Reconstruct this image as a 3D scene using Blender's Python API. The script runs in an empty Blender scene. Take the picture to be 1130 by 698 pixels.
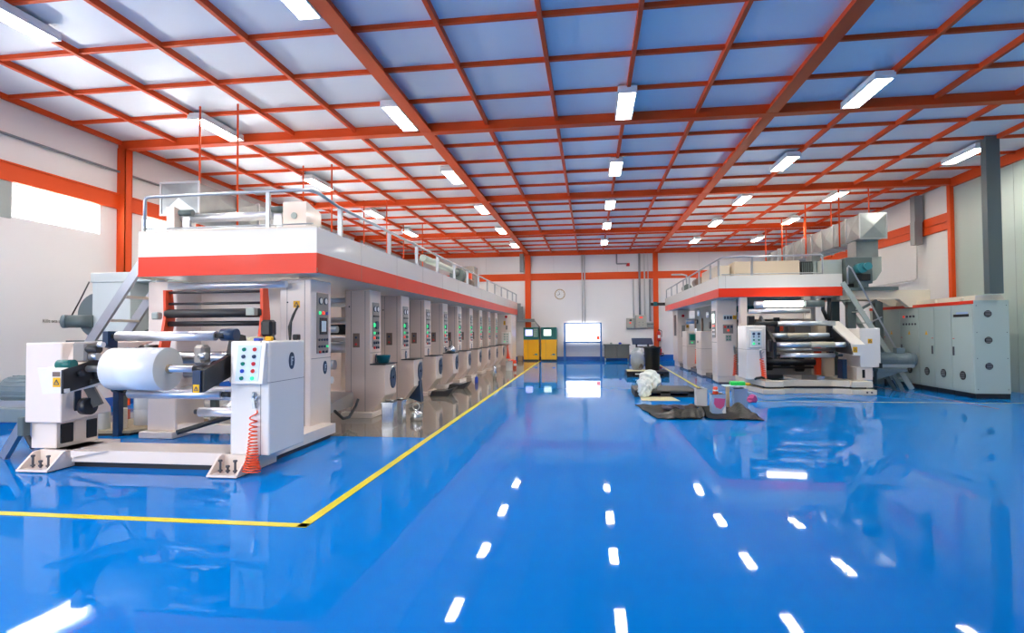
import bpy, bmesh, math, random
from mathutils import Vector, Matrix
random.seed(7)
sc = bpy.context.scene
COL = sc.collection
PI = math.pi
R = math.radians

# ------------------------------------------------------------------ materials
def mat(name, col, rough=.5, metal=0., coat=0., emit=None, es=0., alpha=1., trans=0., bump=None, vary=None, spec=.5):
    m = bpy.data.materials.new(name); m.use_nodes = True
    nt = m.node_tree; b = nt.nodes['Principled BSDF']
    b.inputs['Base Color'].default_value = (*col, 1)
    b.inputs['Roughness'].default_value = rough
    b.inputs['Metallic'].default_value = metal
    b.inputs['Coat Weight'].default_value = coat
    b.inputs['Coat Roughness'].default_value = .08
    b.inputs['Alpha'].default_value = alpha
    b.inputs['Transmission Weight'].default_value = trans
    b.inputs['Specular IOR Level'].default_value = spec
    if emit:
        b.inputs['Emission Color'].default_value = (*emit, 1)
        b.inputs['Emission Strength'].default_value = es
    tc = None
    if bump or vary:
        tc = nt.nodes.new('ShaderNodeTexCoord')
    if vary:                                        # (scale, amount): mottled wear of the surface itself
        n = nt.nodes.new('ShaderNodeTexNoise'); n.inputs['Scale'].default_value = vary[0]; n.inputs['Detail'].default_value = 5
        nt.links.new(tc.outputs['Object'], n.inputs['Vector'])
        mx = nt.nodes.new('ShaderNodeMix'); mx.data_type = 'RGBA'
        k = vary[1]
        mx.inputs['A'].default_value = (*[max(0, c*(1-k)) for c in col], 1)
        mx.inputs['B'].default_value = (*[min(1, c*(1+k)) for c in col], 1)
        nt.links.new(n.outputs['Fac'], mx.inputs['Factor'])
        nt.links.new(mx.outputs['Result'], b.inputs['Base Color'])
    if bump:                                        # (scale, strength, distance)
        n = nt.nodes.new('ShaderNodeTexNoise'); n.inputs['Scale'].default_value = bump[0]; n.inputs['Detail'].default_value = 3
        nt.links.new(tc.outputs['Object'], n.inputs['Vector'])
        bp = nt.nodes.new('ShaderNodeBump'); bp.inputs['Strength'].default_value = bump[1]; bp.inputs['Distance'].default_value = bump[2]
        nt.links.new(n.outputs['Fac'], bp.inputs['Height'])
        nt.links.new(bp.outputs['Normal'], b.inputs['Normal'])
    return m

M = {}
M['floor'] = mat('blue epoxy floor', (.0, .195, .62), .03, bump=(.8, .06, .03), vary=(.35, .06), spec=.05)
M['floorgrey'] = mat('grey epoxy floor', (.20, .18, .155), .07, bump=(1.3, .15, .03), vary=(.8, .12))
M['yellow_line'] = mat('yellow floor paint', (.86, .72, .02), .3)
M['pale_line'] = mat('worn pale yellow floor paint', (.55, .6, .35), .3)
M['red_line'] = mat('red floor paint', (.45, .1, .1), .3)
M['wall'] = mat('painted wall', (.82, .81, .81), .6, vary=(.6, .03))
M['clad'] = mat('greenish wall sheet', (.44, .52, .48), .35, vary=(.4, .04))
M['ceil'] = mat('ceiling panel', (.78, .8, .84), .4, vary=(.5, .02))
M['orange'] = mat('orange red steel', (.78, .085, .012), .5, vary=(1.2, .08), spec=.25)
M['basebd'] = mat('blue wall base', (.01, .12, .5), .3)
M['glow'] = mat('daylit window pane', (.9, .95, 1), .3, emit=(.93, .97, 1), es=13)
M['winframe'] = mat('window frame', (.7, .72, .72), .5)
M['tube'] = mat('lit lamp diffuser', (1, 1, 1), .4, emit=(1, .95, .83), es=34)
M['lampbody'] = mat('white lamp housing', (.8, .83, .84), .35)
M['white'] = mat('machine cream white', (.86, .745, .665), .3, coat=.15)
M['unit'] = mat('machine pinkish beige', (.8, .65, .565), .32, coat=.1)
M['white2'] = mat('machine cool white', (.86, .81, .755), .28, coat=.2)
M['fascia'] = mat('fascia white', (.76, .74, .69), .25, coat=.25)
M['stripe'] = mat('fascia red', (.82, .04, .012), .35, coat=.06, spec=.3)
M['seam'] = mat('dark seam', (.16, .13, .12), .6)
M['black'] = mat('black metal', (.012, .012, .014), .35)
M['rubber'] = mat('black rubber', (.02, .022, .026), .45)
M['navy'] = mat('dark navy steel', (.01, .035, .09), .35)
M['chrome'] = mat('chrome roller', (.82, .84, .88), .34, .85)
M['steel'] = mat('brushed steel', (.55, .56, .57), .3, 1)
M['alu'] = mat('aluminium', (.43, .46, .5), .36, .85, vary=(6, .1))
M['galv'] = mat('galvanised sheet', (.34, .37, .37), .28, .7, vary=(3, .3))
M['pipegrey'] = mat('grey painted conduit', (.25, .26, .27), .45)
M['pipepale'] = mat('pale conduit', (.6, .6, .6), .45)
M['film'] = mat('white plastic film', (.86, .88, .9), .2, coat=.6)
M['filmend'] = mat('film roll end', (.7, .68, .6), .5)
M['core'] = mat('beige roll core', (.58, .52, .38), .5)
M['work'] = mat('lit work lamp tube', (1, 1, 1), .4, emit=(1, .97, .88), es=4.)
M['web'] = mat('clear film web', (.8, .85, .9), .1, alpha=.35)
M['card'] = mat('cardboard core', (.42, .3, .18), .7)
M['greencab'] = mat('grey green cabinet', (.46, .56, .515), .35, coat=.2)
M['greygreen'] = mat('grey green machinery', (.1, .135, .135), .4)
M['palegreen'] = mat('pale grey green sheet', (.36, .42, .4), .4)
M['blower'] = mat('light grey blower sheet', (.6, .67, .67), .4)
M['motor'] = mat('blue grey motor', (.15, .2, .22), .4)
M['teal'] = mat('teal motor', (.02, .2, .24), .4)
M['tealplastic'] = mat('teal plastic', (.0, .12, .16), .35)
M['cream'] = mat('cream steel', (.72, .64, .52), .4)
M['tanbox'] = mat('tan beige panel', (.62, .52, .4), .45)
M['redplate'] = mat('red machine arm', (.75, .06, .01), .35)
M['plate'] = mat('grey control plate', (.3, .28, .26), .35, .3)
M['brownplate'] = mat('brown switch plate', (.22, .15, .12), .4, .3)
M['pale'] = mat('pale blue panel face', (.62, .74, .8), .35)
M['screen'] = mat('display glass', (.03, .04, .05), .15)
M['screenlit'] = mat('lit display', (.5, .5, .9), .3, emit=(.5, .5, 1.), es=.9)
M['screenpale'] = mat('pale lit display', (.8, .9, .8), .3, emit=(.75, .95, .85), es=.8)
M['bgreen'] = mat('green button', (.0, .22, .14), .3)
M['blit'] = mat('lit green button', (.05, .8, .3), .3, emit=(.05, .9, .3), es=.45)
M['bred'] = mat('red button', (.7, .03, .03), .3)
M['rlit'] = mat('lit red lamp', (.8, .05, .03), .3, emit=(1, .08, .04), es=.5)
M['bblue'] = mat('blue button', (.02, .06, .5), .3)
M['bdark'] = mat('dark button', (.03, .05, .1), .3)
M['emblem'] = mat('emblem blue', (.012, .04, .1), .35)
M['emblemw'] = mat('emblem pale mark', (.55, .62, .68), .4)
M['sticker'] = mat('warning yellow', (.85, .45, .0), .5)
M['hose'] = mat('orange red hose', (1., .11, .025), .4)
M['yellow'] = mat('yellow cabinet paint', (.92, .45, .0), .35, coat=.2)
M['teal2'] = mat('dark teal paint', (.0, .13, .12), .35)
M['benchblue'] = mat('blue bench frame', (.02, .16, .48), .35)
M['lightbox'] = mat('lit white light table', (1, 1, 1), .3, emit=(1, 1, 1), es=1.8)
M['deskgrey'] = mat('olive grey desk', (.13, .14, .12), .5)
M['boxgrey'] = mat('grey electric box', (.4, .42, .38), .45)
M['pallet'] = mat('black plastic pallet', (.018, .02, .024), .5)
M['pallettop'] = mat('dusty grey pallet deck', (.1, .1, .088), .7)
M['kraft'] = mat('kraft card', (.6, .56, .36), .8)
M['bin'] = mat('black bin plastic', (.012, .013, .016), .4)
M['bag'] = mat('clear plastic bag', (.75, .8, .8), .25, alpha=.36)
M['bagw'] = mat('white plastic bag', (.86, .9, .84), .3, alpha=.96, vary=(4, .12))
M['scrap'] = mat('scrap in bag', (.14, .12, .11), .7, vary=(9, .8))
M['tarp'] = mat('ink stained dark sheet', (.022, .024, .02), .33, bump=(11, .6, .03), vary=(7, .7))
M['tin'] = mat('tin plate', (.72, .75, .78), .22, .9)
M['tinblue'] = mat('pale blue tin', (.36, .52, .75), .35, .2)
M['pinkink'] = mat('pink ink stain', (.62, .1, .28), .35)
M['wood'] = mat('pale wood', (.5, .4, .26), .6, vary=(12, .2))
M['lime'] = mat('bright green plastic', (.02, .65, .1), .4)
M['redlid'] = mat('orange red plastic', (.85, .08, .02), .35)
M['clockface'] = mat('clock face', (.8, .82, .82), .4)
M['gold'] = mat('brass rim', (.45, .33, .18), .35, .6)
M['extred'] = mat('extinguisher red', (.6, .02, .015), .3)
M['ink'] = mat('dark lettering', (.08, .08, .1), .6)
M['rag'] = mat('rag pile', (.05, .045, .07), .8, vary=(14, .9))

# ------------------------------------------------------------------ mesh builder
class G:
    def __init__(s): s.bm = bmesh.new()
    def _mark(s, faces, m, smooth):
        for f in faces: f.material_index = m; f.smooth = smooth
    def box(s, x0, x1, y0, y1, z0, z1, m=0, bev=0., seg=1):
        x0, x1 = sorted((x0, x1)); y0, y1 = sorted((y0, y1)); z0, z1 = sorted((z0, z1))
        v = [s.bm.verts.new(p) for p in ((x0,y0,z0),(x1,y0,z0),(x1,y1,z0),(x0,y1,z0),(x0,y0,z1),(x1,y0,z1),(x1,y1,z1),(x0,y1,z1))]
        fs = [s.bm.faces.new([v[i] for i in q]) for q in ((0,3,2,1),(4,5,6,7),(0,1,5,4),(1,2,6,5),(2,3,7,6),(3,0,4,7))]
        s._mark(fs, m, False)
        if bev:
            es = list({e for f in fs for e in f.edges})
            r = bmesh.ops.bevel(s.bm, geom=es, offset=bev, segments=seg, affect='EDGES', profile=.6)
            s._mark([f for f in r['faces'] if f.is_valid], m, seg > 1)
        return s
    def prism(s, pts, axis, a, b, m=0, bev=0.):
        # pts 2D outline; axis 'x': (y,z), 'y': (x,z), 'z': (x,y)
        def P(p, t):
            return {'x': (t, p[0], p[1]), 'y': (p[0], t, p[1]), 'z': (p[0], p[1], t)}[axis]
        A = [s.bm.verts.new(P(p, a)) for p in pts]; B = [s.bm.verts.new(P(p, b)) for p in pts]
        n = len(pts); fs = [s.bm.faces.new(A), s.bm.faces.new(B[::-1])]
        for i in range(n): fs.append(s.bm.faces.new((A[i], B[i], B[(i+1) % n], A[(i+1) % n])))
        bmesh.ops.recalc_face_normals(s.bm, faces=fs)
        s._mark(fs, m, False)
        if bev:
            es = list({e for f in fs for e in f.edges})
            r = bmesh.ops.bevel(s.bm, geom=es, offset=bev, segments=1, affect='EDGES')
            s._mark([f for f in r['faces'] if f.is_valid], m, False)
        return s
    def cyl(s, p0, p1, r, m=0, seg=16, r2=None, capm=None):
        p0, p1 = Vector(p0), Vector(p1); d = (p1-p0).normalized()
        up = Vector((0,0,1)) if abs(d.z) < .9 else Vector((1,0,0))
        u = d.cross(up).normalized(); w = d.cross(u)
        r2 = r if r2 is None else r2
        A = [s.bm.verts.new(p0+(u*math.cos(2*PI*i/seg)+w*math.sin(2*PI*i/seg))*r) for i in range(seg)]
        B = [s.bm.verts.new(p1+(u*math.cos(2*PI*i/seg)+w*math.sin(2*PI*i/seg))*r2) for i in range(seg)]
        side = [s.bm.faces.new((A[i], A[(i+1) % seg], B[(i+1) % seg], B[i])) for i in range(seg)]
        caps = [s.bm.faces.new(A[::-1]), s.bm.faces.new(B)]
        s._mark(side, m, True); s._mark(caps, m if capm is None else capm, False)
        bmesh.ops.recalc_face_normals(s.bm, faces=side+caps)
        return s
    def ring(s, p, axis, r0, r1, h, m=0, seg=24):
        # annulus of outer r1, inner r0, thickness h along axis
        p = Vector(p); d = Vector(axis).normalized()
        up = Vector((0,0,1)) if abs(d.z) < .9 else Vector((1,0,0))
        u = d.cross(up).normalized(); w = d.cross(u)
        L = []
        for (r, t) in ((r1, 0), (r1, h), (r0, h), (r0, 0)):
            L.append([s.bm.verts.new(p+d*t+(u*math.cos(2*PI*i/seg)+w*math.sin(2*PI*i/seg))*r) for i in range(seg)])
        fs = []
        for k in range(4):
            a, b = L[k], L[(k+1) % 4]
            for i in range(seg): fs.append(s.bm.faces.new((a[i], a[(i+1) % seg], b[(i+1) % seg], b[i])))
        bmesh.ops.recalc_face_normals(s.bm, faces=fs); s._mark(fs, m, False)
        return s
    def disc(s, p, axis, ry, rz, h, m=0, seg=28):
        # elliptical plate with its flat face along axis 'x' or 'y' (sign by h)
        A, B = [], []
        for i in range(seg):
            c, q = math.cos(2*PI*i/seg)*ry, math.sin(2*PI*i/seg)*rz
            if axis == 'x':
                A.append(s.bm.verts.new((p[0], p[1]+c, p[2]+q))); B.append(s.bm.verts.new((p[0]+h, p[1]+c, p[2]+q)))
            else:
                A.append(s.bm.verts.new((p[0]+c, p[1], p[2]+q))); B.append(s.bm.verts.new((p[0]+c, p[1]+h, p[2]+q)))
        fs = [s.bm.faces.new(A), s.bm.faces.new(B[::-1])]
        for i in range(seg): fs.append(s.bm.faces.new((A[i], B[i], B[(i+1) % seg], A[(i+1) % seg])))
        bmesh.ops.recalc_face_normals(s.bm, faces=fs); s._mark(fs, m, False)
        return s
    def tube(s, path, r, m=0, seg=8):
        P = [Vector(p) for p in path]; n = len(P); rings = []
        ref = None
        for i in range(n):
            if i == 0: d = P[1]-P[0]
            elif i == n-1: d = P[-1]-P[-2]
            else: d = (P[i+1]-P[i]).normalized()+(P[i]-P[i-1]).normalized()
            d.normalize()
            if ref is None:
                ref = d.cross(Vector((0,0,1)) if abs(d.z) < .9 else Vector((1,0,0))).normalized()
            else:
                ref = (ref-d*ref.dot(d)).normalized()
            w = d.cross(ref)
            rr = r[i] if isinstance(r, (list, tuple)) else r
            rings.append([s.bm.verts.new(P[i]+(ref*math.cos(2*PI*k/seg)+w*math.sin(2*PI*k/seg))*rr) for k in range(seg)])
        fs = []
        for a, b in zip(rings, rings[1:]):
            for k in range(seg): fs.append(s.bm.faces.new((a[k], a[(k+1) % seg], b[(k+1) % seg], b[k])))
        caps = [s.bm.faces.new(rings[0][::-1]), s.bm.faces.new(rings[-1])]
        s._mark(fs, m, True); s._mark(caps, m, False)
        bmesh.ops.recalc_face_normals(s.bm, faces=fs+caps)
        return s
    def lathe(s, c, prof, m=0, seg=24):
        # prof: (r,z) list from bottom to top around vertical axis through c
        L = []
        for r, z in prof:
            L.append([s.bm.verts.new((c[0]+r*math.cos(2*PI*i/seg), c[1]+r*math.sin(2*PI*i/seg), c[2]+z)) for i in range(seg)])
        fs = []
        for a, b in zip(L, L[1:]):
            for i in range(seg): fs.append(s.bm.faces.new((a[i], a[(i+1) % seg], b[(i+1) % seg], b[i])))
        caps = [s.bm.faces.new(L[0][::-1]), s.bm.faces.new(L[-1])]
        s._mark(fs, m, True); s._mark(caps, m, False)
        bmesh.ops.recalc_face_normals(s.bm, faces=fs+caps)
        return s
    def bar(s, p0, p1, w, h, m=0):
        # rectangular bar from p0 to p1, width w (horizontal), height h
        p0, p1 = Vector(p0), Vector(p1); d = (p1-p0).normalized()
        up = Vector((0,0,1)) if abs(d.z) < .98 else Vector((0,1,0))
        u = d.cross(up).normalized(); v = u.cross(d)
        vs = []
        for p in (p0, p1):
            for a, b in ((-1,-1),(1,-1),(1,1),(-1,1)): vs.append(s.bm.verts.new(p+u*a*w/2+v*b*h/2))
        fs = [s.bm.faces.new([vs[i] for i in q]) for q in ((0,3,2,1),(4,5,6,7),(0,1,5,4),(1,2,6,5),(2,3,7,6),(3,0,4,7))]
        bmesh.ops.recalc_face_normals(s.bm, faces=fs); s._mark(fs, m, False)
        return s
    def build(s, name, mats, parent=None, origin=None):
        if not isinstance(mats, (list, tuple)): mats = [mats]
        me = bpy.data.meshes.new(name)
        o = bpy.data.objects.new(name, me)
        if parent is not None:
            root = parent
            while root.parent: root = root.parent
            org = Vector(root.location)
            o.parent = parent
        else:
            if origin is None:
                xs = [v.co for v in s.bm.verts]
                origin = (sum(p.x for p in xs)/len(xs), sum(p.y for p in xs)/len(xs), min(p.z for p in xs))
            org = Vector(origin); o.location = org
        bmesh.ops.translate(s.bm, verts=s.bm.verts, vec=-org)
        s.bm.to_mesh(me); s.bm.free()
        for m in mats: me.materials.append(M[m])
        COL.objects.link(o)
        return o

def thing(name, label, cat, loc, group=None):
    o = bpy.data.objects.new(name, None); o.location = loc; o.empty_display_size = .1
    COL.objects.link(o); o['label'] = label; o['category'] = cat
    if group: o['group'] = group
    return o
def tag(o, label, cat, group=None):
    o['label'] = label; o['category'] = cat
    if group: o['group'] = group
    return o
def struct(o, label=None):
    o['kind'] = 'structure'
    if label: o['label'] = label
    return o
def kids(o): return [c for c in bpy.data.objects if c.parent is o]
def copy_tree(o, loc, label):
    allob = list(bpy.data.objects)
    def cp(src, par):
        c = src.copy(); COL.objects.link(c)
        if par is not None: c.parent = par
        for k in allob:
            if k.parent is src: cp(k, c)
        return c
    r = cp(o, None); r.location = loc; r['label'] = label
    return r

def coil(top, bot, r0, r1, turns, wire, droop=0.):
    """path of a coiled hose hanging from top to bot, the coil widening from r0 to r1"""
    g = G(); pts = []; n = turns*12
    t0, b0 = Vector(top), Vector(bot)
    for i in range(n+1):
        f = i/n
        z = f**.62 if droop == 0 else f**droop
        c = t0.lerp(b0, z); r = r0+(r1-r0)*f**2
        a = 2*PI*turns*f
        pts.append((c.x+r*math.cos(a), c.y+r*math.sin(a)*.8, c.z))
    g.tube(pts, wire, seg=6)
    return g

def text(name, body, size, mat_, loc, rot, parent=None, ext=.002):
    cu = bpy.data.curves.new(name, 'FONT'); cu.body = body; cu.size = size; cu.extrude = ext
    cu.align_x = 'CENTER'; cu.align_y = 'CENTER'
    o = bpy.data.objects.new(name, cu); COL.objects.link(o); cu.materials.append(M[mat_])
    o.rotation_euler = rot
    if parent is not None:
        root = parent
        while root.parent: root = root.parent
        o.parent = parent; o.location = Vector(loc)-Vector(root.location)
    else: o.location = loc
    return o

def emblem(parent, p, axis, rz, sgn=1):
    g = G()
    h = .006*sgn
    g.disc(p, axis, rz*.62, rz, h)
    e = g.build('emblem', 'emblem', parent)
    g = G(); s = rz
    if axis == 'x':
        X0, X1 = p[0]+h, p[0]+h*1.6
        g.box(X0, X1, p[1]-s*.2, p[1]-s*.02, p[2]-s*.55, p[2]+s*.5)
        g.box(X0, X1, p[1]-s*.02, p[1]+s*.3, p[2]+s*.3, p[2]+s*.5)
        g.box(X0, X1, p[1]-s*.02, p[1]+s*.2, p[2]-s*.05, p[2]+s*.12)
    else:
        Y0, Y1 = p[1]+h, p[1]+h*1.6
        g.box(p[0]-s*.2, p[0]-s*.02, Y0, Y1, p[2]-s*.55, p[2]+s*.5)
        g.box(p[0]-s*.02, p[0]+s*.3, Y0, Y1, p[2]+s*.3, p[2]+s*.5)
        g.box(p[0]-s*.02, p[0]+s*.2, Y0, Y1, p[2]-s*.05, p[2]+s*.12)
    g.build('emblem_mark', 'emblemw', e)

def sticker_y(parent, x, y, z, w, h):
    """yellow warning sticker with a dark triangle, facing the camera side (-Y)"""
    s_ = G().box(x-w/2, x+w/2, y-.003, y, z-h/2, z+h/2).build('warning_sticker', 'sticker', parent)
    t = w*.32
    g = G()
    for a, b in (((-t, -t*.8), (0, t)), ((0, t), (t, -t*.8)), ((t, -t*.8), (-t, -t*.8))):
        g.bar((x+a[0], y-.0045, z+a[1]), (x+b[0], y-.0045, z+b[1]), .003, t*.3)
    g.bar((x, y-.0045, z-t*.35), (x, y-.0045, z+t*.4), .003, t*.2)
    g.build('warning_symbol', 'ink', s_)
def sticker_x(parent, x, y, z, w, h, sg=1):
    s_ = G().box(x, x+.003*sg, y-w/2, y+w/2, z-h/2, z+h/2).build('warning_sticker', 'sticker', parent)
    t = w*.32; g = G(); xx = x+.0045*sg
    for a, b in (((-t, -t*.8), (0, t)), ((0, t), (t, -t*.8)), ((t, -t*.8), (-t, -t*.8))):
        g.bar((xx, y+a[0], z+a[1]), (xx, y+b[0], z+b[1]), .003, t*.3)
    g.build('warning_symbol', 'ink', s_)

# ================================================================== ROOM
CE = 5.74                       # ceiling
XL, XR, YB, YF = -10.15, 10.15, 30.3, -2.2
struct(G().box(XL-.3, XR+.3, YF, YB+.3, -.12, 0).build('floor', 'floor'), 'glossy blue epoxy floor')
g = G().prism([(-9.4, 8.23), (-2.41, 8.23), (-2.575, 29.9), (-9.4, 29.9)], 'z', .0, .003)
struct(g.build('floor_grey_zone', 'floorgrey'), 'grey epoxy strip of floor along the left press')
def line(name, a, b, w, m, lab):
    a, b = Vector((*a, .004)), Vector((*b, .004))
    return struct(G().bar(a, b, w, .003).build(name, m), lab)
line('floor_line_1', (-2.30, 4.36), (-2.60, 29.9), .085, 'yellow_line', 'long yellow line beside the left press')
line('floor_line_2', (-9.9, 4.40), (-2.2575, 4.40), .085, 'yellow_line', 'yellow line across the near end of left press')
line('floor_line_3', (3.03, 26.6), (2.83, 15.2), .08, 'yellow_line', 'yellow line left of the right press')
line('floor_line_4', (3.3, 13.05), (9.9, 13.15), .05, 'pale_line', 'pale yellow line in front of the right press')
line('floor_line_5', (7.45, 18.5), (7.7, 12.2), .03, 'red_line', 'thin red line before the control cabinets')

# left wall with window openings under the orange band
def wall_with_holes(name, x0, x1, ys, holes, z0, z1, m):
    g = G(); prev = ys[0]
    hz0, hz1 = 3.63, 4.24
    g.box(x0, x1, ys[0], ys[1], z0, hz0); g.box(x0, x1, ys[0], ys[1], hz1, z1)
    for a, b in holes:
        g.box(x0, x1, prev, a, hz0, hz1); prev = b
    g.box(x0, x1, prev, ys[1], hz0, hz1)
    return struct(g.build(name, m))
holes = [(-1.9, -.2), (.1, 1.94), (3.0, 4.84), (5.95, 7.79), (8.9, 10.74), (11.9, 13.74), (14.9, 16.74), (17.9, 19.74), (20.9, 22.74), (23.9, 25.74)]
wall_with_holes('wall_left', XL-.2, XL, (YF, YB), holes, 0, CE, 'wall')
for i, (a, b) in enumerate(holes):
    w = struct(G().box(XL-.2, XL-.17, a+.03, b-.03, 3.66, 4.21).build(f'window_{i+1}', 'glow'))
    f = G()
    f.box(XL-.2, XL-.05, a, a+.03, 3.63, 4.24); f.box(XL-.2, XL-.05, b-.03, b, 3.63, 4.24)
    f.box(XL-.2, XL-.05, a+.03, b-.03, 3.63, 3.66); f.box(XL-.2, XL-.05, a+.03, b-.03, 4.21, 4.24)
    f.build('window_frame', 'winframe', w)
struct(G().box(XL, XL+.02, 7.2, 8.86, 3.6, 4.25).build('trim_40', 'palegreen'), 'grey green sheet beside the first window')

g = G().box(XR, XR+.2, 17.7, YB, 0, CE); struct(g.build('wall_right', 'wall'))
g = G().box(XR-.06, XR+.2, YF, 17.55, 0, CE)
for k in range(9): g.box(XR-.065, XR-.058, 16.4-k*1.15, 16.415-k*1.15, 0, CE, m=1)
struct(g.build('wall_right_cladding', ['clad', 'palegreen']))
g = G().box(XL-.2, XR+.2, YB, YB+.2, 0, CE)
for x in (-1.9, 1.4, -5.5, 5.5): g.box(x, x+.01, YB-.003, YB, 4.5, 5.45, m=1)
struct(g.build('wall_back', ['wall', 'pipepale']))
struct(G().box(XL-.2, XR+.2, YF, YB+.2, CE, CE+.1).build('ceiling', 'ceil'), 'white ceiling panels between orange purlins')

struct(G().box(-1.5, XR+.2, YF-.2, YF, 0, CE).build('wall_rear_blocker', 'wall'))  # unseen half wall, added to keep sky light off the aisle-facing sides
# roof steel
tn = [0]
def trim(g, m='orange', lab=None):
    tn[0] += 1
    return struct(g.build(f'trim_{tn[0]}', m), lab)
mains = [-1.4, 4.94, 11.27, 17.6, 23.95]
for y in mains:
    g = G().box(XL, XR, y-.08, y+.08, CE-.17, CE-.0)
    g.box(XL, XR, y-.1, y+.1, CE-.18, CE-.16)
    trim(g)
ym = [-1.4, 4.94, 11.27, 17.6, 23.95, 30.3]
for a, b in zip(ym, ym[1:]):
    for k in range(1, 5):
        y = a+(b-a)*k/5
        trim(G().box(XL, XR, y-.03, y+.03, CE-.065, CE))
for x in (-10.08, -8.8, -7.45, -6.1, -4.76, -2.0, -.62, .68, 2.03, 4.88, 6.18, 7.5, 8.8, 10.05):
    trim(G().box(x-.03, x+.03, YF, YB, CE-.095, CE))
for x, w in ((-3.24, .11), (3.38, .11)):
    g = G().box(x-.03, x+.03, YF, YB, CE-.16, CE)
    g.box(x-w, x+w, YF, YB, CE-.175, CE-.155)
    trim(g)
trim(G().box(XL, XR, YB-.12, YB, 5.5, CE))                       # top beam on the back wall
trim(G().box(XL, XR, YB-.06, YB, 4.2, 4.57))                     # mid band, back wall
trim(G().box(XL, XL+.06, YF, YB-.06, 4.25, 4.58))                # left wall band
trim(G().box(XL, XL+.09, YF, YB-.06, 4.55, 4.58))
trim(G().box(XR-.06, XR, 17.75, YB-.06, 4.36, 4.84))             # right wall band
trim(G().box(XR-.1, XR, 17.75, YB-.06, 4.58, 4.62))
trim(G().box(XR-.14, XR-.06, YF, 17.6, CE-.25, CE-.0))           # eaves channel over cladding
for x, w in ((-3.25, .145), (3.32, .12)):
    g = G().box(x-w, x+w, YB-.2, YB-.18, 0, 5.52); g.box(x-.02, x+.02, YB-.18, YB-.02, 0, 5.52); g.box(x-w, x+w, YB-.03, YB-.01, 0, 5.52)
    trim(g)
for y in (4.94, 11.27, 17.6, 23.95):
    g = G().box(XL, XL+.2, y-.1, y-.085, 0, CE-.16); g.box(XL+.0, XL+.2, y+.085, y+.1, 0, CE-.16); g.box(XL+.185, XL+.2, y-.1, y+.1, 0, CE-.16)
    trim(g)
g = G().box(XR-.16, XR, 17.55, 17.7, 0, CE-.16); trim(g)
g = G().box(XR-.16, XR, 23.88, 24.03, 0, CE-.16); trim(g)
struct(G().box(XL, 1.0, YB-.012, YB, .0, .2).build('baseboard_back', 'basebd'))
struct(G().box(1.0, XR, YB-.014, YB, .0, .3).build('baseboard_back_right', 'basebd'))
struct(G().box(XL, XL+.012, YF, YB, .0, .2).build('baseboard_left', 'basebd'))

# orange hanger rods holding the left duct, and the right duct
for y in (9.65, 13.5, 17.4, 21.3):
    for x in (-6.33, -7.08):
        trim(G().cyl((x, y, 3.4), (x, y, CE-.02), .018, seg=8), 'orange', 'thin orange hanger rod')
for y in (17.6, 20.2, 22.6, 24.6):
    for x in (7.1, 7.9):
        trim(G().cyl((x, y, 3.9), (x, y, CE-.02), .022, seg=8), 'orange', 'thin orange hanger rod')

# ------------------------------------------------------------------ lamps
lamp = thing('ceiling_light', '', 'ceiling light', (0, 0, CE-.175), 'fluorescent ceiling lights')
g = G(); z0 = CE-.175
g.box(-.16, .16, -.65, .65, z0+.03, CE-.06, bev=.01)
g.box(-.16, .16, -.65, -.61, z0-.01, z0+.03); g.box(-.16, .16, .61, .65, z0-.01, z0+.03)
g.box(-.16, -.135, -.61, .61, z0-.005, z0+.03); g.box(.135, .16, -.61, .61, z0-.005, z0+.03)
g.build('housing', 'lampbody', lamp)
g = G().box(-.135, .135, -.61, .61, z0, z0+.028)
g.build('diffuser', 'tube', lamp)
rows = {-7.3: (6.25, 10.45, 14.75, 18.8, 22.8), -3.52: (6.25, 10.42, 14.6, 18.7, 22.8, 26.9), .66: (6.25, 10.45, 14.5, 18.65, 22.4, 26.6),
        4.72: (6.25, 10.5, 14.7, 18.7, 22.6, 26.9), 7.42: (18.6, 22.6, 26.9), 8.71: (10.5, 14.7)}
rown = {-7.3: 'row nearest the window wall', -3.52: 'row just left of the left-hand big roof beam', .66: 'middle row over the open aisle',
        4.72: 'row just right of the right-hand big roof beam', 7.42: 'far row above the galvanised duct of right press', 8.71: 'row above the grey green cabinets'}
ordn = ['first', 'second', 'third', 'fourth', 'fifth', 'sixth']
first = True
for x, ys in rows.items():
    for i, y in enumerate(ys):
        lab = f'fluorescent light, {ordn[i]} from the camera in {rown[x]}'
        if first: lamp.location = (x, y, z0); lamp['label'] = lab; first = False
        else: copy_tree(lamp, (x, y, z0), lab)

# ------------------------------------------------------------------ back wall fittings
def pipe(name, pts, r, m, lab, cat='pipe', seg=8):
    return tag(G().tube(pts, r, seg=seg).build(name, m), lab, cat)
yb = YB-.05
pipe('conduit', [(-.41, yb-.02, 1.98), (-.41, yb-.02, 5.5)], .03, 'pipepale', 'left of two pale conduits running down the back wall to the light table')
pipe('conduit', [(-.28, yb-.02, 1.98), (-.28, yb-.02, 5.5)], .035, 'pipepale', 'right of two pale conduits running down the back wall to the light table')
pipe('conduit', [(1.37, yb-.04, 5.5), (1.37, yb-.04, 5.02), (1.39, yb-.04, 4.99), (1.9, yb-.04, 4.99)], .04, 'pipegrey', 'grey elbowed conduit high on back wall ending at red box')
tag(G().box(1.86, 2.03, YB-.1, YB-.0, 4.86, 5.02, bev=.01).build('alarm_box', 'extred'), 'small red alarm box high on back wall', 'alarm box')
pipe('conduit', [(2.52, yb-.04, 2.34), (2.52, yb-.04, 5.5)], .055, 'pipegrey', 'thick grey conduit dropping into the larger electric box')
pipe('conduit', [(2.2, yb-.02, 2.2), (2.2, yb-.02, 4.2)], .03, 'pipepale', 'pale conduit above the smaller electric box')
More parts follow.
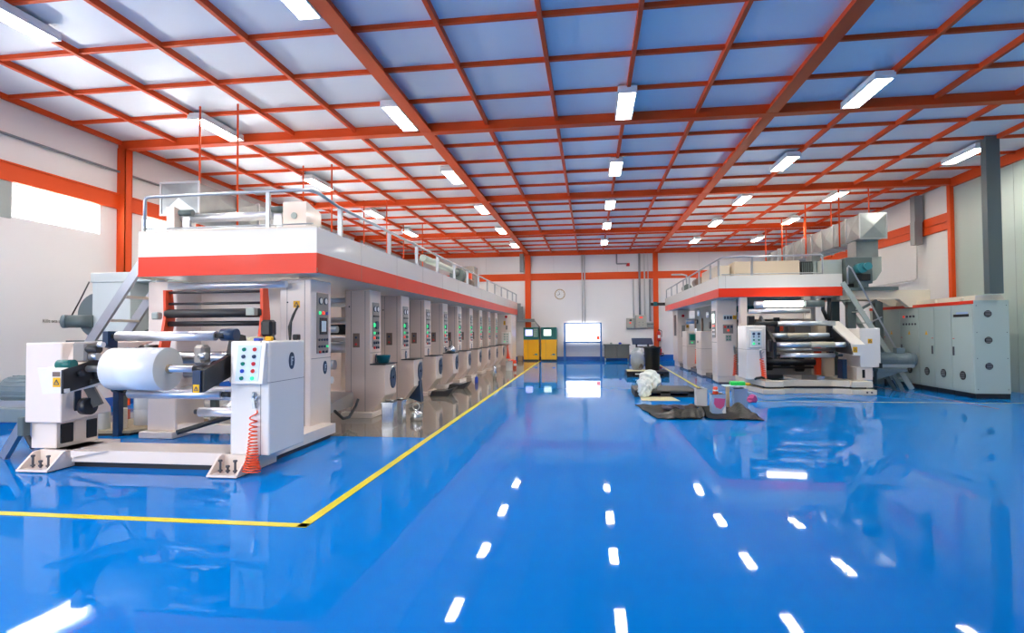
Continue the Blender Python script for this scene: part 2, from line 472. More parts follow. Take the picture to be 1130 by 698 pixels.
pipe('conduit', [(2.77, yb-.02, 2.3), (2.77, yb-.02, 5.5)], .035, 'pipepale', 'pale conduit right beside the thick grey conduit')
pipe('conduit', [(2.95, yb-.02, 4.2), (2.95, yb-.02, 5.5)], .02, 'pipepale', 'short thin conduit above the orange band near right column')
pipe('conduit', [(3.03, yb-.02, 2.0), (3.03, yb-.02, 4.15)], .05, 'pipegrey', 'grey conduit beside the right orange column of back wall')
t = thing('electric_box', 'smaller grey electric box with red lamp on the back wall', 'electric box', (2.03, YB, 1.63))
G().box(1.83, 2.23, YB-.16, YB, 1.65, 2.18, bev=.012).build('box_body', 'boxgrey', t)
G().box(1.86, 2.2, YB-.172, YB-.16, 1.68, 2.15, bev=.004).build('box_door', 'boxgrey', t)
G().cyl((2.02, YB-.17, 1.93), (2.02, YB-.19, 1.93), .045, seg=12).build('red_lamp', 'rlit', t)
G().box(1.98, 2.1, YB-.18, YB-.172, 2.03, 2.1).build('meter', 'screen', t)
t = thing('electric_box', 'larger grey electric box under the thick conduit on back wall', 'electric box', (2.55, YB, 1.65))
G().box(2.28, 2.83, YB-.2, YB, 1.67, 2.32, bev=.012).build('box_body', 'boxgrey', t)
G().box(2.31, 2.8, YB-.212, YB-.2, 1.7, 2.29, bev=.004).build('box_door', 'boxgrey', t)
G().box(2.47, 2.64, YB-.22, YB-.212, 2.16, 2.24).build('red_lamp', 'rlit', t)
for x in (2.45, 2.65):
    for z in (1.82, 1.95): G().cyl((x, YB-.212, z), (x, YB-.225, z), .018, seg=8).build('button', 'bdark', t)
t = thing('socket_strip', 'low grey strip of sockets right of the electric boxes', 'sockets', (3.0, YB, 1.7))
G().box(2.86, 3.2, YB-.1, YB, 1.7, 1.94, bev=.01).build('strip_body', 'boxgrey', t)
for k in range(4): G().cyl((2.91+k*.08, YB-.1, 1.84), (2.91+k*.08, YB-.12, 1.84), .028, seg=10).build('socket', 'bdark', t)
tag(G().box(1.85, 3.2, YB-.05, YB-.01, 1.60, 1.65).build('cable_tray', 'boxgrey'), 'thin grey tray under the electric boxes', 'cable tray')
tag(G().box(-3.67, -3.46, YB-.2, YB-.03, 4.66, 5.62, bev=.01).build('cable_channel', 'pipegrey'), 'grey vertical trunk beside top of left column on back wall', 'cable channel')
g = G().box(-4.6, -3.62, YB-.35, YB-.2, 2.83, 3.0); g.box(-3.8, -3.5, YB-.35, YB-.2, 2.05, 2.83); g.box(-3.8, -2.9, YB-.4, YB-.21, 2.02, 2.18)
tag(g.build('cable_channel', 'pipegrey'), 'grey stepped trunk from left press to the chillers', 'cable channel')
pipe('cable', [(-2.92, YB-.3, 2.1), (-2.75, YB-.3, 1.9), (-2.62, YB-.35, 1.74)], .03, 'pipegrey', 'grey cable slanting down onto the chillers', 'cable')
g = G().box(2.85, 3.55, 28.2, 28.35, 2.72, 2.86); g.box(3.0, 3.16, 28.15, 28.4, 2.7, 2.9, m=1)
tag(g.build('cable_bundle', ['black', 'tealplastic']), 'black cable arm sticking out of far end of right press', 'cable bundle')
# clock
t = thing('wall_clock', 'round wall clock with brass rim on the back wall', 'clock', (-1.58, YB, 3.19))
g = G().ring((-1.58, YB-.05, 3.46), (0, 1, 0), .235, .275, .05, seg=32); g.build('rim', 'gold', t)
G().disc((-1.58, YB-.02, 3.46), 'y', .24, .24, .02, seg=32).build('dial', 'clockface', t)
g = G().bar((-1.58, YB-.03, 3.46), (-1.70, YB-.03, 3.42), .006, .02); g.build('hour_hand', 'black', t)
g = G().bar((-1.58, YB-.032, 3.46), (-1.63, YB-.032, 3.62), .006, .014); g.build('minute_hand', 'black', t)
g = G()
for k in range(12):
    a = k*PI/6; g.cyl((-1.58+.2*math.sin(a), YB-.03, 3.46+.2*math.cos(a)), (-1.58+.2*math.sin(a), YB-.02, 3.46+.2*math.cos(a)), .012, seg=6)
g.build('hour_marks', 'ink', t)
# fire extinguisher on right column
t = thing('fire_extinguisher', 'red fire extinguisher on the orange column right of the black bin', 'fire extinguisher', (3.42, YB-.32, .98))
G().lathe((3.42, YB-.32, .98), [(.085, 0), (.1, .03), (.1, .42), (.07, .5), (.035, .53)]).build('cylinder', 'extred', t)
G().cyl((3.42, YB-.32, 1.5), (3.42, YB-.32, 1.6), .03).build('valve', 'black', t)
G().tube([(3.45, YB-.33, 1.56), (3.56, YB-.36, 1.5), (3.55, YB-.38, 1.2)], .018).build('hose', 'black', t)
G().box(3.36, 3.48, YB-.426, YB-.42, 1.15, 1.3).build('paper_label', 'clockface', t)
tag(G().box(3.43, 3.56, YB-.34, YB-.21, .3, .62, bev=.02).build('red_box', 'extred'), 'small red box low on the column behind the black bin', 'box')

# chillers
def chiller(x0, x1, lab, lit, keypad):
    t = thing('chiller_cabinet', lab, 'machine cabinet', ((x0+x1)/2, 29.9, 0), 'yellow chiller cabinets')
    ya = 29.62
    G().box(x0+.02, x1-.02, ya+.03, 30.25, 0.0, .08).build('plinth', 'black', t)
    G().box(x0, x1, ya, 30.25, .08, 1.1, bev=.008).build('body', 'yellow', t)
    G().box(x0, x1, ya, 30.25, 1.1, 1.735, bev=.008).build('head', 'teal2', t)
    xs = x0+.23
    G().box(xs, xs+.008, ya-.002, ya+.01, .09, 1.09).build('door_seam', 'seam', t)
    G().box(x0+.1 if keypad else x0+.14, x0+.47 if keypad else x0+.52, ya-.012, ya, 1.3, 1.62, bev=.004).build('screen', lit, t)
    if keypad:
        k = G().box(x0+.53, x0+.74, ya-.012, ya, 1.25, 1.66, bev=.004).build('keypad', 'palegreen', t)
        for r in range(4):
            for c in range(3): G().box(x0+.555+c*.06, x0+.595+c*.06, ya-.02, ya-.012, 1.3+r*.085, 1.35+r*.085).build('key', 'bgreen', k)
    G().box(x1-.22, x1-.07, ya-.004, ya, .3, .38).build('badge', 'teal', t)
    G().box(x1-.3, x1-.24, ya-.004, ya, .31, .33).build('badge_line', 'ink', t)
    return t
chiller(-3.44, -2.65, 'left chiller with yellow body and violet screen by back wall', 'screenlit', True)
chiller(-2.53, -1.74, 'right chiller with yellow body and single pale screen by back wall', 'screenpale', False)
tag(G().box(-3.78, -3.5, 29.7, 29.98, 0, .26, bev=.03).build('carton', 'card'), 'small brown carton left of the yellow chillers', 'carton')

# light table
t = thing('light_table', 'blue framed inspection bench with glowing white board at back wall', 'light table', (-.4, 29.9, 0))
for x in (-1.33, .52):
    G().box(x-.045, x+.045, 29.6, 29.69, 0, .95).build('leg', 'benchblue', t)
    G().box(x-.045, x+.045, 30.1, 30.19, 0, 1.96).build('post', 'benchblue', t)
G().box(-1.38, .57, 29.55, 30.2, .93, 1.0, bev=.006).build('table_top', 'benchblue', t)
G().box(-1.29, .48, 30.12, 30.17, 1.0, 1.9).build('light_board', 'lightbox', t)
G().box(-1.29, .48, 30.1, 30.19, 1.9, 1.96).build('top_rail', 'benchblue', t)
G().box(.3, .46, 30.11, 30.119, 1.08, 1.26).build('paper_note', 'rlit', t)
G().box(-1.27, -1.17, 30.11, 30.119, 1.6, 1.86).build('paper_slip', 'screenlit', t)

# desk
t = thing('desk', 'low olive grey desk right of the light table', 'desk', (1.29, 29.6, 0))
G().box(.63, 1.95, 29.3, 29.95, .8, .85, bev=.006).build('desk_top', 'deskgrey', t)
G().box(.68, 1.28, 29.34, 29.9, .16, .8, bev=.006).build('drawer_unit', 'deskgrey', t)
G().box(1.3, 1.9, 29.34, 29.9, .16, .8, bev=.006).build('drawer_unit', 'deskgrey', t)
for x in (.72, 1.86):
    for y in (29.38, 29.86): G().cyl((x, y, 0), (x, y, .16), .025).build('leg', 'steel', t)
tag(G().lathe((1.02, 29.6, .85), [(.05, 0), (.055, .06), (.05, .09)]).build('cup', 'palegreen'), 'small pale cup on the desk top', 'cup')
tag(G().lathe((1.46, 29.55, .85), [(.07, 0), (.08, .07), (.03, .1)]).build('cap', 'bblue'), 'small blue cap on the desk top', 'cap')

# tilted blue table
t = thing('tilted_table', 'tilted blue sheet table behind the rubbish bag', 'table', (2.24, 26, 0))
g = G().prism([(25.7, .93), (26.25, 1.17), (26.25, 1.2), (25.7, .96)], 'x', 1.8, 2.69); g.build('table_top', 'emblem', t)
for x in (2.0, 2.5):
    g = G().bar((x, 25.85, 0), (x, 25.85, .98), .05, .05); g.bar((x, 26.2, 0), (x, 26.2, 1.12), .05, .05); g.build('leg', 'black', t)
G().box(1.95, 2.55, 25.82, 25.88, .78, .84).build('cross_bar', 'black', t)

# ================================================================== LEFT PRESS
# ---- walkway platform
PX, PY, PZ0, PZ1, PYE = -3.7, 7.43, 2.375, 2.99, 29.3
t = thing('press_walkway', 'white and red overhead walkway along top of left press', 'walkway', (-5.0, 18, 2.37))
zs = 2.64
g = G().box(-6.4, PX, PY, PYE, PZ0, PZ0+.06); g.box(-6.36, PX-.04, PY+.04, PYE-.04, 2.93, 2.98); g.build('deck', 'fascia', t)
fr = G().box(-6.4, PX-.0, PY, PY+.03, zs, PZ1, m=0); fr.box(-6.4, PX, PY-.001, PY+.03, PZ0, zs, m=1)
fr.box(-6.41, PX+.005, PY-.005, PY+.03, PZ0-.012, PZ0+.008, m=1)
fr.build('front_fascia', ['fascia', 'stripe'], t)
sd = G().box(PX-.03, PX, PY+.03, PYE, zs, PZ1, m=0); sd.box(PX-.03, PX+.001, PY+.03, PYE, PZ0, zs, m=1)
y = PY+1.55
while y < PYE:
    sd.box(PX-.001, PX+.002, y, y+.008, PZ0, PZ1, m=2); y += 1.745
sd.build('side_fascia', ['fascia', 'stripe', 'plate'], t)
G().box(-6.4, -6.37, PY+.03, PYE, PZ0, PZ1).build('rear_fascia', 'fascia', t)
G().box(-6.4, PX, PY-.004, PY+.06, PZ1, PZ1+.02).build('edge_strip', 'cream', t)
# railing
def rail(pts, r, nm, par, m='steel'): return G().tube(pts, r, seg=8).build(nm, m, par)
rail([(-6.36, 7.5, 3.0), (-6.36, 7.5, 3.47), (-6.34, 7.5, 3.51), (-6.28, 7.5, 3.52), (-4.0, 7.5, 3.53), (-3.86, 7.52, 3.53), (-3.76, 7.62, 3.5), (-3.75, 8.25, 3.44), (-3.75, 29.2, 3.42)], .025, 'top_rail', t, 'alu')
rail([(-6.36, 7.52, 3.06), (-3.8, 7.52, 3.06)], .012, 'mid_rail', t, 'alu')
rail([(-3.75, 7.6, 3.01), (-3.75, 29.2, 3.01)], .012, 'mid_rail', t, 'alu')
for x in (-4.455,): G().box(x-.025, x+.025, 7.48, 7.53, 2.99, 3.52).build('rail_post', 'alu', t)
for y in (8.3, 10.46, 12.19, 13.92, 15.7, 17.44, 19.2, 20.9, 22.6, 24.3, 26.1, 27.8, 29.2):
    G().box(-3.785, -3.725, y-.03, y+.03, 2.99, 3.43).build('rail_post', 'alu', t)
G().box(-4.5, -3.95, 8.0, 10.4, 2.98, 3.05).build('cable_duct', 'black', t)

# ---- roller unit sitting on the walkway
t = thing('top_roller_unit', 'chrome roller between two cream boxes on the near end of left walkway', 'roller unit', (-5.6, 8.6, 2.98))
for x0, x1 in ((-6.78, -6.64), (-4.77, -4.38)):
    G().prism([(8.45, 2.98), (8.95, 2.98), (8.95, 3.5), (8.45, 3.6)], 'x', x0, x1).build('bearing_box', 'white', t)
G().cyl((-6.62, 8.62, 3.43), (-4.8, 8.62, 3.43), .07, seg=24).build('roller', 'chrome', t)
for x in (-6.55, -4.95):
    G().box(x-.05, x+.12, 8.55, 8.7, 2.98, 3.52, bev=.02).build('bearing', 'steel', t)
    G().cyl((x-.03, 8.5, 3.5), (x+.2, 8.5, 3.5), .05).build('clamp', 'greygreen', t)
G().cyl((-6.6, 8.3, 3.14), (-4.8, 8.3, 3.14), .06).build('roller', 'film', t)
G().disc((-4.58, 8.447, 3.38), 'y', .05, .05, -.012).build('round_lock', 'palegreen', t)
G().box(-6.3, -5.9, 8.25, 8.4, 2.99, 3.16, bev=.02).build('small_motor', 'teal', t)

# ---- galvanised duct over left press
def duct(t, x0, x1, y0, y1, z0, z1, n):
    L = (y1-y0)/n
    for k in range(n):
        a, b = y0+k*L, y0+(k+1)*L
        g = G(); e = .03
        mx, my, mz = (x0+x1)/2, (a+b)/2, (z0+z1)/2; e = .055
        # cross-broken sheet: each face rises to a shallow ridge point
        V = g.bm.verts.new; F = g.bm.faces.new
        c = [V(p) for p in ((x0,a,z0),(x1,a,z0),(x1,b,z0),(x0,b,z0),(x0,a,z1),(x1,a,z1),(x1,b,z1),(x0,b,z1))]
        for q, p in (((0,1,5,4), (mx,a-e*.5,mz)), ((1,2,6,5), (x1+e,my,mz)), ((2,3,7,6), (mx,b+e*.2,mz)), ((3,0,4,7), (x0-e,my,mz)), ((0,3,2,1), (mx,my,z0-e)), ((4,5,6,7), (mx,my,z1+e))):
            p = V(p)
            for i in range(4): F((c[q[i]], c[q[(i+1) % 4]], p))
        bmesh.ops.recalc_face_normals(g.bm, faces=g.bm.faces[:])
        s_ = g.build('duct_section', 'galv', t)
        f = G(); w = .03
        for zz in (z0-w, z1): f.box(x0-w, x1+w, a-.012, a+.012, zz, zz+w)
        for xx in (x0-w, x1): f.box(xx, xx+w, a-.012, a+.012, z0, z1)
        f.build('flange', 'steel', s_)
t = thing('air_duct', 'galvanised square air duct hanging above the left press', 'air duct', (-6.7, 13, 3.5))
duct(t, -7.04, -6.38, 8.66, 24.2, 3.53, 4.03, 9)

t = thing('fan_motor', 'dark drying fan assembly on the far part of left walkway', 'fan motor', (-4.5, 20.5, 2.98))
G().box(-4.95, -4.1, 19.3, 21.6, 2.98, 3.12).build('skid', 'black', t)
G().cyl((-4.6, 19.6, 3.5), (-4.6, 20.6, 3.5), .26, seg=20).build('fan_casing', 'greygreen', t)
G().box(-4.75, -4.2, 20.8, 21.4, 3.12, 3.95, bev=.03).build('outlet_box', 'plate', t)
G().cyl((-4.35, 19.9, 3.32), (-4.35, 20.7, 3.32), .14).build('motor_body', 'brownplate', t)
G().box(-4.5, -4.2, 20.1, 20.35, 3.42, 3.62, bev=.02).build('terminal_box', 'redlid', t)
G().tube([(-4.6, 19.6, 3.6), (-4.6, 17.0, 3.6), (-4.6, 15.5, 3.6)], .1, seg=12).build('pipe', 'palegreen', t)

# ---- ten towers: infeed tower, then nine printing units
TX = -4.0
def frame_pair(t, y0, y1, z0=.1, z1=2.325, xin=-4.48, m='white'):
    g = G().box(xin, TX, y0, y1, z0, z1, bev=.012)
    g.box(TX-.1, TX-.092, y0-.002, y0+.01, z0, z1-.02, m=1)
    g.box(xin+.11, xin+.116, y0-.002, y0+.01, z0, z1-.02, m=1)
    g.box(TX-.01, TX+.002, y0+.01, y1-.01, 1.165, 1.172, m=1)
    g.build('right_frame', [m, 'seam'], t)
    G().box(-6.6, -6.13, y0, y1, z0, z1, bev=.012).build('left_frame', m, t)
def ctrl_panel(t, y0, y1, z0, z1, infeed):
    p = G().box(TX, TX+.012, y0, y1, z0, z1, bev=.004).build('control_panel', 'plate', t)
    w = y1-y0; X0, X1 = TX+.012, TX+.03
    for k in (.28, .72):
        q = G().disc((TX+.012, y0+w*k, z1-.12), 'x', .055, .055, .012, seg=18).build('gauge', 'bdark', p)
        G().disc((TX+.024, y0+w*k, z1-.12), 'x', .042, .042, .003, seg=18).build('gauge_face', 'clockface', q)
    def btn(k, z, m, s=.02):
        G().cyl((X0, y0+w*k, z), (X1, y0+w*k, z), s, seg=10).build('button', m, p)
    if infeed:
        for k, m in ((.2, 'blit'), (.5, 'rlit'), (.8, 'bblue')): btn(k, z1-.3, m, .026)
        s_ = G().box(X0, X0+.01, y0+w*.2, y0+w*.85, z1-.62, z1-.37, bev=.003).build('display', 'screen', p)
        G().box(X0+.01, X0+.013, y0+w*.32, y0+w*.72, z1-.58, z1-.42).build('lit_area', 'pale', s_)
        for r in range(2):
            for k in (.15, .38, .61, .85): btn(k, z1-.7-r*.1, 'blit' if (r, k) == (1, .85) else 'bdark', .018)
        for k, m in ((.2, 'bred'), (.5, 'bdark'), (.8, 'bdark')): btn(k, z1-.88, m)
    else:
        G().box(X0, X0+.012, y0+w*.1, y0+w*.9, z1-.27, z1-.24).build('switch_bar', 'black', p)
        G().cyl((X0, y0+w*.5, z1-.42), (X1+.015, y0+w*.5, z1-.42), .075, seg=18).build('dial_knob', 'bdark', p)
        btn(.2, z1-.42, 'blit', .04)
        for r, ms in enumerate((('blit', 'bgreen', 'bdark'), ('rlit', 'bdark', 'bgreen'), ('bdark', 'bdark', 'bdark'), ('bred', 'bdark', 'bdark'))):
            for k, m in zip((.2, .52, .82), ms): btn(k, z1-.57-r*.09, m, .026)

t = thing('infeed_tower', 'near end tower of left press with display screen and guide rollers', 'press tower', (TX, 7.86, 0))
frame_pair(t, 7.86, 8.51)
ctrl_panel(t, 8.03, 8.4, 1.24, 2.14, True)
emblem(t, (TX+.002, 8.3, 1.02), 'x', .1)
sticker_y(t, -4.22, 7.86, 1.96, .1, .1)
G().disc((-4.36, 7.858, 1.99), 'y', .012, .012, -.006, seg=12).build('screw', 'black', t)
G().box(-4.55, -3.92, 7.75, 8.1, 0, .1, bev=.01).build('foot', 'white', t)
G().box(-6.65, -6.1, 7.75, 8.6, 0, .1, bev=.01).build('foot', 'white', t)
G().box(-6.13, -4.48, 8.42, 8.5, 1.2, 2.28).build('cross_panel', 'white', t)
G().box(-6.13, -4.48, 7.9, 8.05, .07, .19).build('cross_beam', 'white', t)
for (yy, zz, rr, m) in ((7.72, 2.24, .05, 'chrome'), (8.05, .93, .05, 'chrome'), (8.0, .7, .055, 'chrome'), (8.25, .95, .05, 'chrome'), (8.9, 2.05, .05, 'chrome'), (9.0, 1.75, .1, 'rubber'), (9.1, 1.45, .05, 'chrome'), (9.05, 1.2, .06, 'chrome'), (9.3, 1.0, .08, 'steel'), (9.2, .75, .06, 'film'), (9.4, 1.6, .06, 'steel')):
    G().cyl((-6.13, yy, zz), (-4.3 if yy > 8.6 or zz > 2.2 else -4.48, yy, zz), rr, seg=16).build('guide_roller', m, t)
G().box(-6.0, -4.6, 9.7, 9.75, .3, 2.2).build('inner_panel', 'white', t)
for z in (2.0, 1.55): G().cyl((-5.9, 9.6, z), (-4.62, 9.6, z), .02, seg=10).build('work_lamp', 'work', t)
G().prism([(8.6, .25), (9.7, .25), (9.7, .5), (8.6, .38)], 'x', -5.9, -4.15).build('ink_tray', 'steel', t)

u0 = 10.119
unit = thing('printing_unit', '', 'printing unit', (TX, u0, 0), 'printing units of the left press')
frame_pair(unit, u0, u0+.55, m='unit')
ctrl_panel(unit, u0+.1, u0+.44, 1.27, 2.1, False)
emblem(unit, (TX+.002, u0+.3, 1.04), 'x', .1)
sp = G().box(-4.33, -4.2, u0-.008, u0, 1.27, 1.53, bev=.003).build('switch_plate', 'brownplate', unit)
for z, m in ((1.45, 'bdark'), (1.33, 'bred')): G().cyl((-4.265, u0-.008, z), (-4.265, u0-.022, z), .022, seg=10).build('button', m, sp)
G().disc((-4.4, u0-.001, 2.02), 'y', .014, .014, -.004, seg=12).build('screw', 'black', unit)
g = G().prism([(TX-.06, .95), (-3.72, .95), (-3.72, .39), (-3.95, .1), (TX-.06, .1)], 'y', u0-.003, u0+.61, bev=.008)
g.build('ink_hopper', 'unit', unit)
G().box(TX-.0, -3.7, u0-.02, u0+.63, .95, .968).build('hopper_ledge', 'rubber', unit)
d = G().disc((-3.72, u0+.42, .69), 'x', .15, .2, .015).build('inspection_disc', 'emblem', unit)
g = G().bar((-3.704, u0+.27, .69), (-3.704, u0+.57, .69), .004, .012); g.build('disc_seam', 'black', d)
g = G().tube([(-3.7, u0+.42+.11*math.cos(a), .85+.06*math.sin(a)) for a in [PI*k/8 for k in range(9)]], .012, seg=6); g.build('disc_handle', 'steel', d)
G().cyl((-3.705, u0+.42, .7), (-3.68, u0+.42, .7), .03, seg=10).build('disc_knob', 'bdark', d)
G().box(-4.5, -3.9, u0-.15, u0+.75, 0, .1, bev=.01).build('foot', 'white', unit)
G().box(-6.62, -6.1, u0-.15, u0+.75, 0, .1, bev=.01).build('foot', 'white', unit)
for (dy, zz, rr, m) in ((.25, 2.15, .05, 'chrome'), (.3, 1.6, .1, 'rubber'), (.3, 1.25, .09, 'chrome'), (.9, 1.8, .05, 'chrome'), (1.1, 1.4, .05, 'chrome')):
    G().cyl((-6.13, u0+dy, zz), (-4.48, u0+dy, zz), rr, seg=14).build('guide_roller', m, unit)
ul = ['first past the infeed tower, teal tub on its ledge', 'second past the infeed tower, blue sheet hanging below', 'third past the infeed tower, black trough at foot',
      'fourth past the infeed tower, kettle on its ledge', 'fifth past the infeed tower', 'sixth past the infeed tower', 'seventh past the infeed tower', 'eighth past the infeed tower', 'last before the rewind end']
uy = [10.119+1.752*k for k in range(9)]
for k in range(9):
    lab = 'cream printing unit, '+ul[k]
    if k == 0: unit['label'] = lab
    else: copy_tree(unit, (TX, uy[k], 0), lab)

# rewind end
t = thing('rewind_cabinet', 'cream control cabinet at the far end of left press', 'control cabinet', (-3.9, 25.9, 0))
G().box(-4.3, -3.56, 25.95, 27.5, .1, 2.3, bev=.012).build('body', 'white', t)
G().box(-4.3, -3.6, 25.9, 27.5, 0, .1).build('plinth', 'white', t)
p = G().box(-3.96, -3.6, 25.6, 25.95, .98, 1.5, bev=.01).build('operator_box', 'white2', t)
for r in range(4):
    for c in range(2): G().cyl((-3.82+c*.12, 25.6, 1.08+r*.11), (-3.82+c*.12, 25.58, 1.08+r*.11), .025, seg=8).build('button', 'blit' if (r, c) == (0, 0) else 'bgreen', p)
sticker_y(t, -3.88, 25.95, 1.92, .09, .18)
G().cyl((-3.8, 25.95, 2.2), (-3.8, 25.9, 2.2), .06).build('red_lamp', 'bred', t)
G().box(-3.82, -3.74, 25.94, 25.95, 1.62, 1.8).build('name_plate', 'plate', t)
tag(coil((-3.72, 25.75, .95), (-3.68, 25.7, .32), .03, .1, 12, .014).build('air_hose', 'hose'), 'red coiled air hose at far end of left press', 'air hose')
tag(G().lathe((-3.5, 25.3, 0), [(.12, 0), (.14, .28), (.1, .3)]).build('bucket', 'redlid'), 'red bucket on the floor at far end of left press', 'bucket')

# ---- ladder on the left
t = thing('access_ladder', 'aluminium ladder leaning up to left press walkway', 'ladder', (-7.5, 7.9, 0))
def lp(y, z): return (-6.56-(2.5-z)*.73, y, z)
for y in (7.62, 8.2): 
    G().bar(lp(y, 0), lp(y, 2.62), .05, .13).build('stringer', 'alu', t)
for z in (.35, .7, 1.05, 1.4, 1.75, 2.1, 2.4):
    x = lp(0, z)[0]; G().box(x-.09, x+.09, 7.64, 8.18, z-.02, z+.015).build('tread', 'cream', t)

# ---- blower behind the left press
t = thing('blower', 'pale grey centrifugal blower box on dark beams left of the press', 'blower', (-8.5, 9.4, 0))
G().box(-9.15, -7.0, 9.0, 9.1, 1.3, 1.44).build('support_beam', 'greygreen', t)
G().box(-9.15, -7.0, 10.1, 10.2, 1.3, 1.44).build('support_beam', 'greygreen', t)
for x in (-9.05, -7.1):
    for y in (9.05, 10.15): G().box(x-.06, x+.06, y-.05, y+.05, 0, 1.3).build('leg', 'greygreen', t)
G().box(-8.64, -7.9, 9.0, 10.2, 1.44, 2.45, bev=.01).build('box_body', 'blower', t)
G().box(-8.66, -7.5, 8.98, 10.22, 2.45, 2.62, bev=.01).build('box_lid', 'blower', t)
G().cyl((-7.9, 9.6, 2.2), (-7.2, 9.6, 2.2), .2, seg=20).build('outlet_pipe', 'palegreen', t)
G().prism([(-7.88, 1.46), (-7.05, 1.46), (-7.05, 1.95), (-7.88, 1.6)], 'y', 9.3, 10.1).build('lower_hood', 'greygreen', t)
G().cyl((-8.64, 9.12, 1.88), (-8.64, 9.6, 1.88), .4, seg=32).build('fan_casing', 'motor', t)
G().cyl((-8.98, 8.86, 1.77), (-8.62, 9.02, 1.77), .11, seg=20).build('motor_body', 'greygreen', t)
G().cyl((-9.04, 8.835, 1.77), (-8.98, 8.86, 1.77), .115, seg=20).build('motor_cap', 'motor', t)
G().tube([(-8.95, 8.9, 1.85), (-8.8, 8.93, 2.15), (-8.66, 8.96, 2.46)], .012, seg=6).build('stay_rod', 'black', t)
text('wall_writing', 'Kilit aca zabran', .095, 'plate', (XL+.01, 9.78, 1.8), (PI/2, 0, PI/2))
bpy.data.objects['wall_writing']['label'] = 'small dark lettering on the left wall'
struct(bpy.data.objects['wall_writing'])

# ---- UNWINDER at the near end
t = thing('film_unwinder', 'cream unwinding stand with arms and control cabinet at near end of left press', 'unwinder', (-5.2, 6.3, 0))
def foot(x0, x1, nm='foot'):
    g = G().box(x0, x1, 5.71, 6.5, .012, .035)
    for x in (x0, x1-.025): g.prism([(5.72, .035), (6.5, .035), (6.5, .2), (5.95, .2), (5.9, .19)], 'x', x, x+.025)
    g.box(x0+.025, x1-.025, 5.98, 6.5, .035, .2)
    f = g.build(nm, 'white', t)
    G().box(x0+.01, x1-.01, 5.73, 6.5, 0, .012).build('pad_and_shadow', 'rubber', f)
    for k, h in ((.25, .13), (.5, .07), (.75, .13)):
        xb = x0+(x1-x0)*k
        b = G().cyl((xb, 5.82, .035), (xb, 5.82, .035+h), .012, seg=8); b.cyl((xb, 5.82, .05), (xb, 5.82, .065), .024, seg=6); b.cyl((xb, 5.82, .025+h), (xb, 5.82, .045+h), .022, seg=6)
        b.build('bolt', 'ink', f)
foot(-6.42, -6.02); foot(-4.09, -3.74)
g = G().box(-6.4, -3.76, 6.02, 6.5, .06, .2, bev=.006); g.box(-6.4, -6.0, 6.5, 6.7, .06, .2); g.box(-4.1, -3.78, 6.5, 8.2, .06, .2)
g.prism([(-5.98, .12), (-5.55, .2), (-5.98, .2)], 'y', 5.96, 6.02)
g.build('base_frame', 'white', t)
g = G().box(-6.35, -3.8, 6.06, 6.45, .0, .06); g.box(-4.06, -3.82, 6.45, 8.1, 0, .06); g.build('base_shadow', 'black', t)  # black filler paints the shade under the base frame
# left column with cut outs
col = G().box(-6.6, -6.26, 6.05, 6.64, .2, .55, bev=.008)
col.build('left_column', 'white', t)
for y0, y1 in ((6.1, 6.27), (6.46, 6.61)):
    G().box(-6.262, -6.25, y0, y1, .25, .48, bev=.01).build('column_opening', 'black', t)
G().box(-6.262, -6.252, 6.29, 6.44, .24, .49).build('cover_plate', 'white', t)
G().prism([(5.95, .52), (6.66, .56), (6.66, .62), (6.4, .95), (6.55, 1.25), (7.3, 1.43), (7.3, 1.45), (5.95, 1.45)], 'x', -6.58, -6.1, bev=.01).build('left_housing', 'white', t)
G().prism([(6.1, 1.44), (7.3, 1.44), (6.2, 1.15), (6.0, 1.2)], 'x', -6.1, -6.02, bev=.004).build('slide_cover', 'white', t)
G().box(-6.66, -6.58, 5.93, 6.03, .36, .58, bev=.01).build('cable_clip', 'greygreen', t)
# left swing arm
g = G().prism([(-5.86, 1.19), (-5.79, .91), (-5.53, .93), (-5.56, 1.17)], 'y', 5.43, 5.5); g.prism([(5.5, .92), (6.45, 1.02), (6.45, 1.24), (5.5, 1.19)], 'x', -5.84, -5.56)
g.build('left_arm', 'white2', t)
G().prism([(5.42, .92), (6.45, 1.1), (6.5, 1.3), (6.1, 1.32), (5.42, 1.17)], 'x', -5.56, -5.535).build('arm_side_plate', 'black', t)
sticker_y(t, -5.62, 5.428, 1.04, .09, .1)
G().box(-5.67, -5.58, 5.424, 5.43, 1.1, 1.15).build('brand_plate', 'brownplate', t)
G().cyl((-5.72, 5.55, 1.22), (-5.54, 5.55, 1.22), .055, seg=18).build('chuck_knob', 'teal2', t)
for yy, zz, rr in ((5.62, 1.12, .035), (5.85, 1.1, .06), (6.05, 1.08, .03), (5.75, 1.02, .02)):
    G().cyl((-5.535, yy, zz), (-5.5, yy, zz), rr, seg=14).build('arm_bolt', 'rubber', t)
G().box(-5.72, -5.55, 5.7, 5.9, 1.24, 1.46, bev=.02).build('brake_block', 'plate', t)
G().cyl((-5.6, 5.75, 1.38), (-5.42, 5.75, 1.38), .045).build('brake_cylinder', 'rubber', t)
G().cyl((-5.5, 5.72, 1.3), (-5.4, 5.72, 1.3), .04).build('lever', 'steel', t)
G().cyl((-5.42, 5.74, 1.43), (-5.36, 5.74, 1.43), .03).build('lever_knob', 'chrome', t)
for a, b in (((-5.98, 6.05, .95), (-6.04, 6.1, .66)), ((-5.9, 6.1, .95), (-5.8, 6.15, .7))):
    G().bar(a, b, .06, .1).build('linkage', 'black', t)
G().cyl((-5.95, 6.1, .7), (-5.85, 6.1, .7), .1, seg=18).build('pivot', 'black', t)
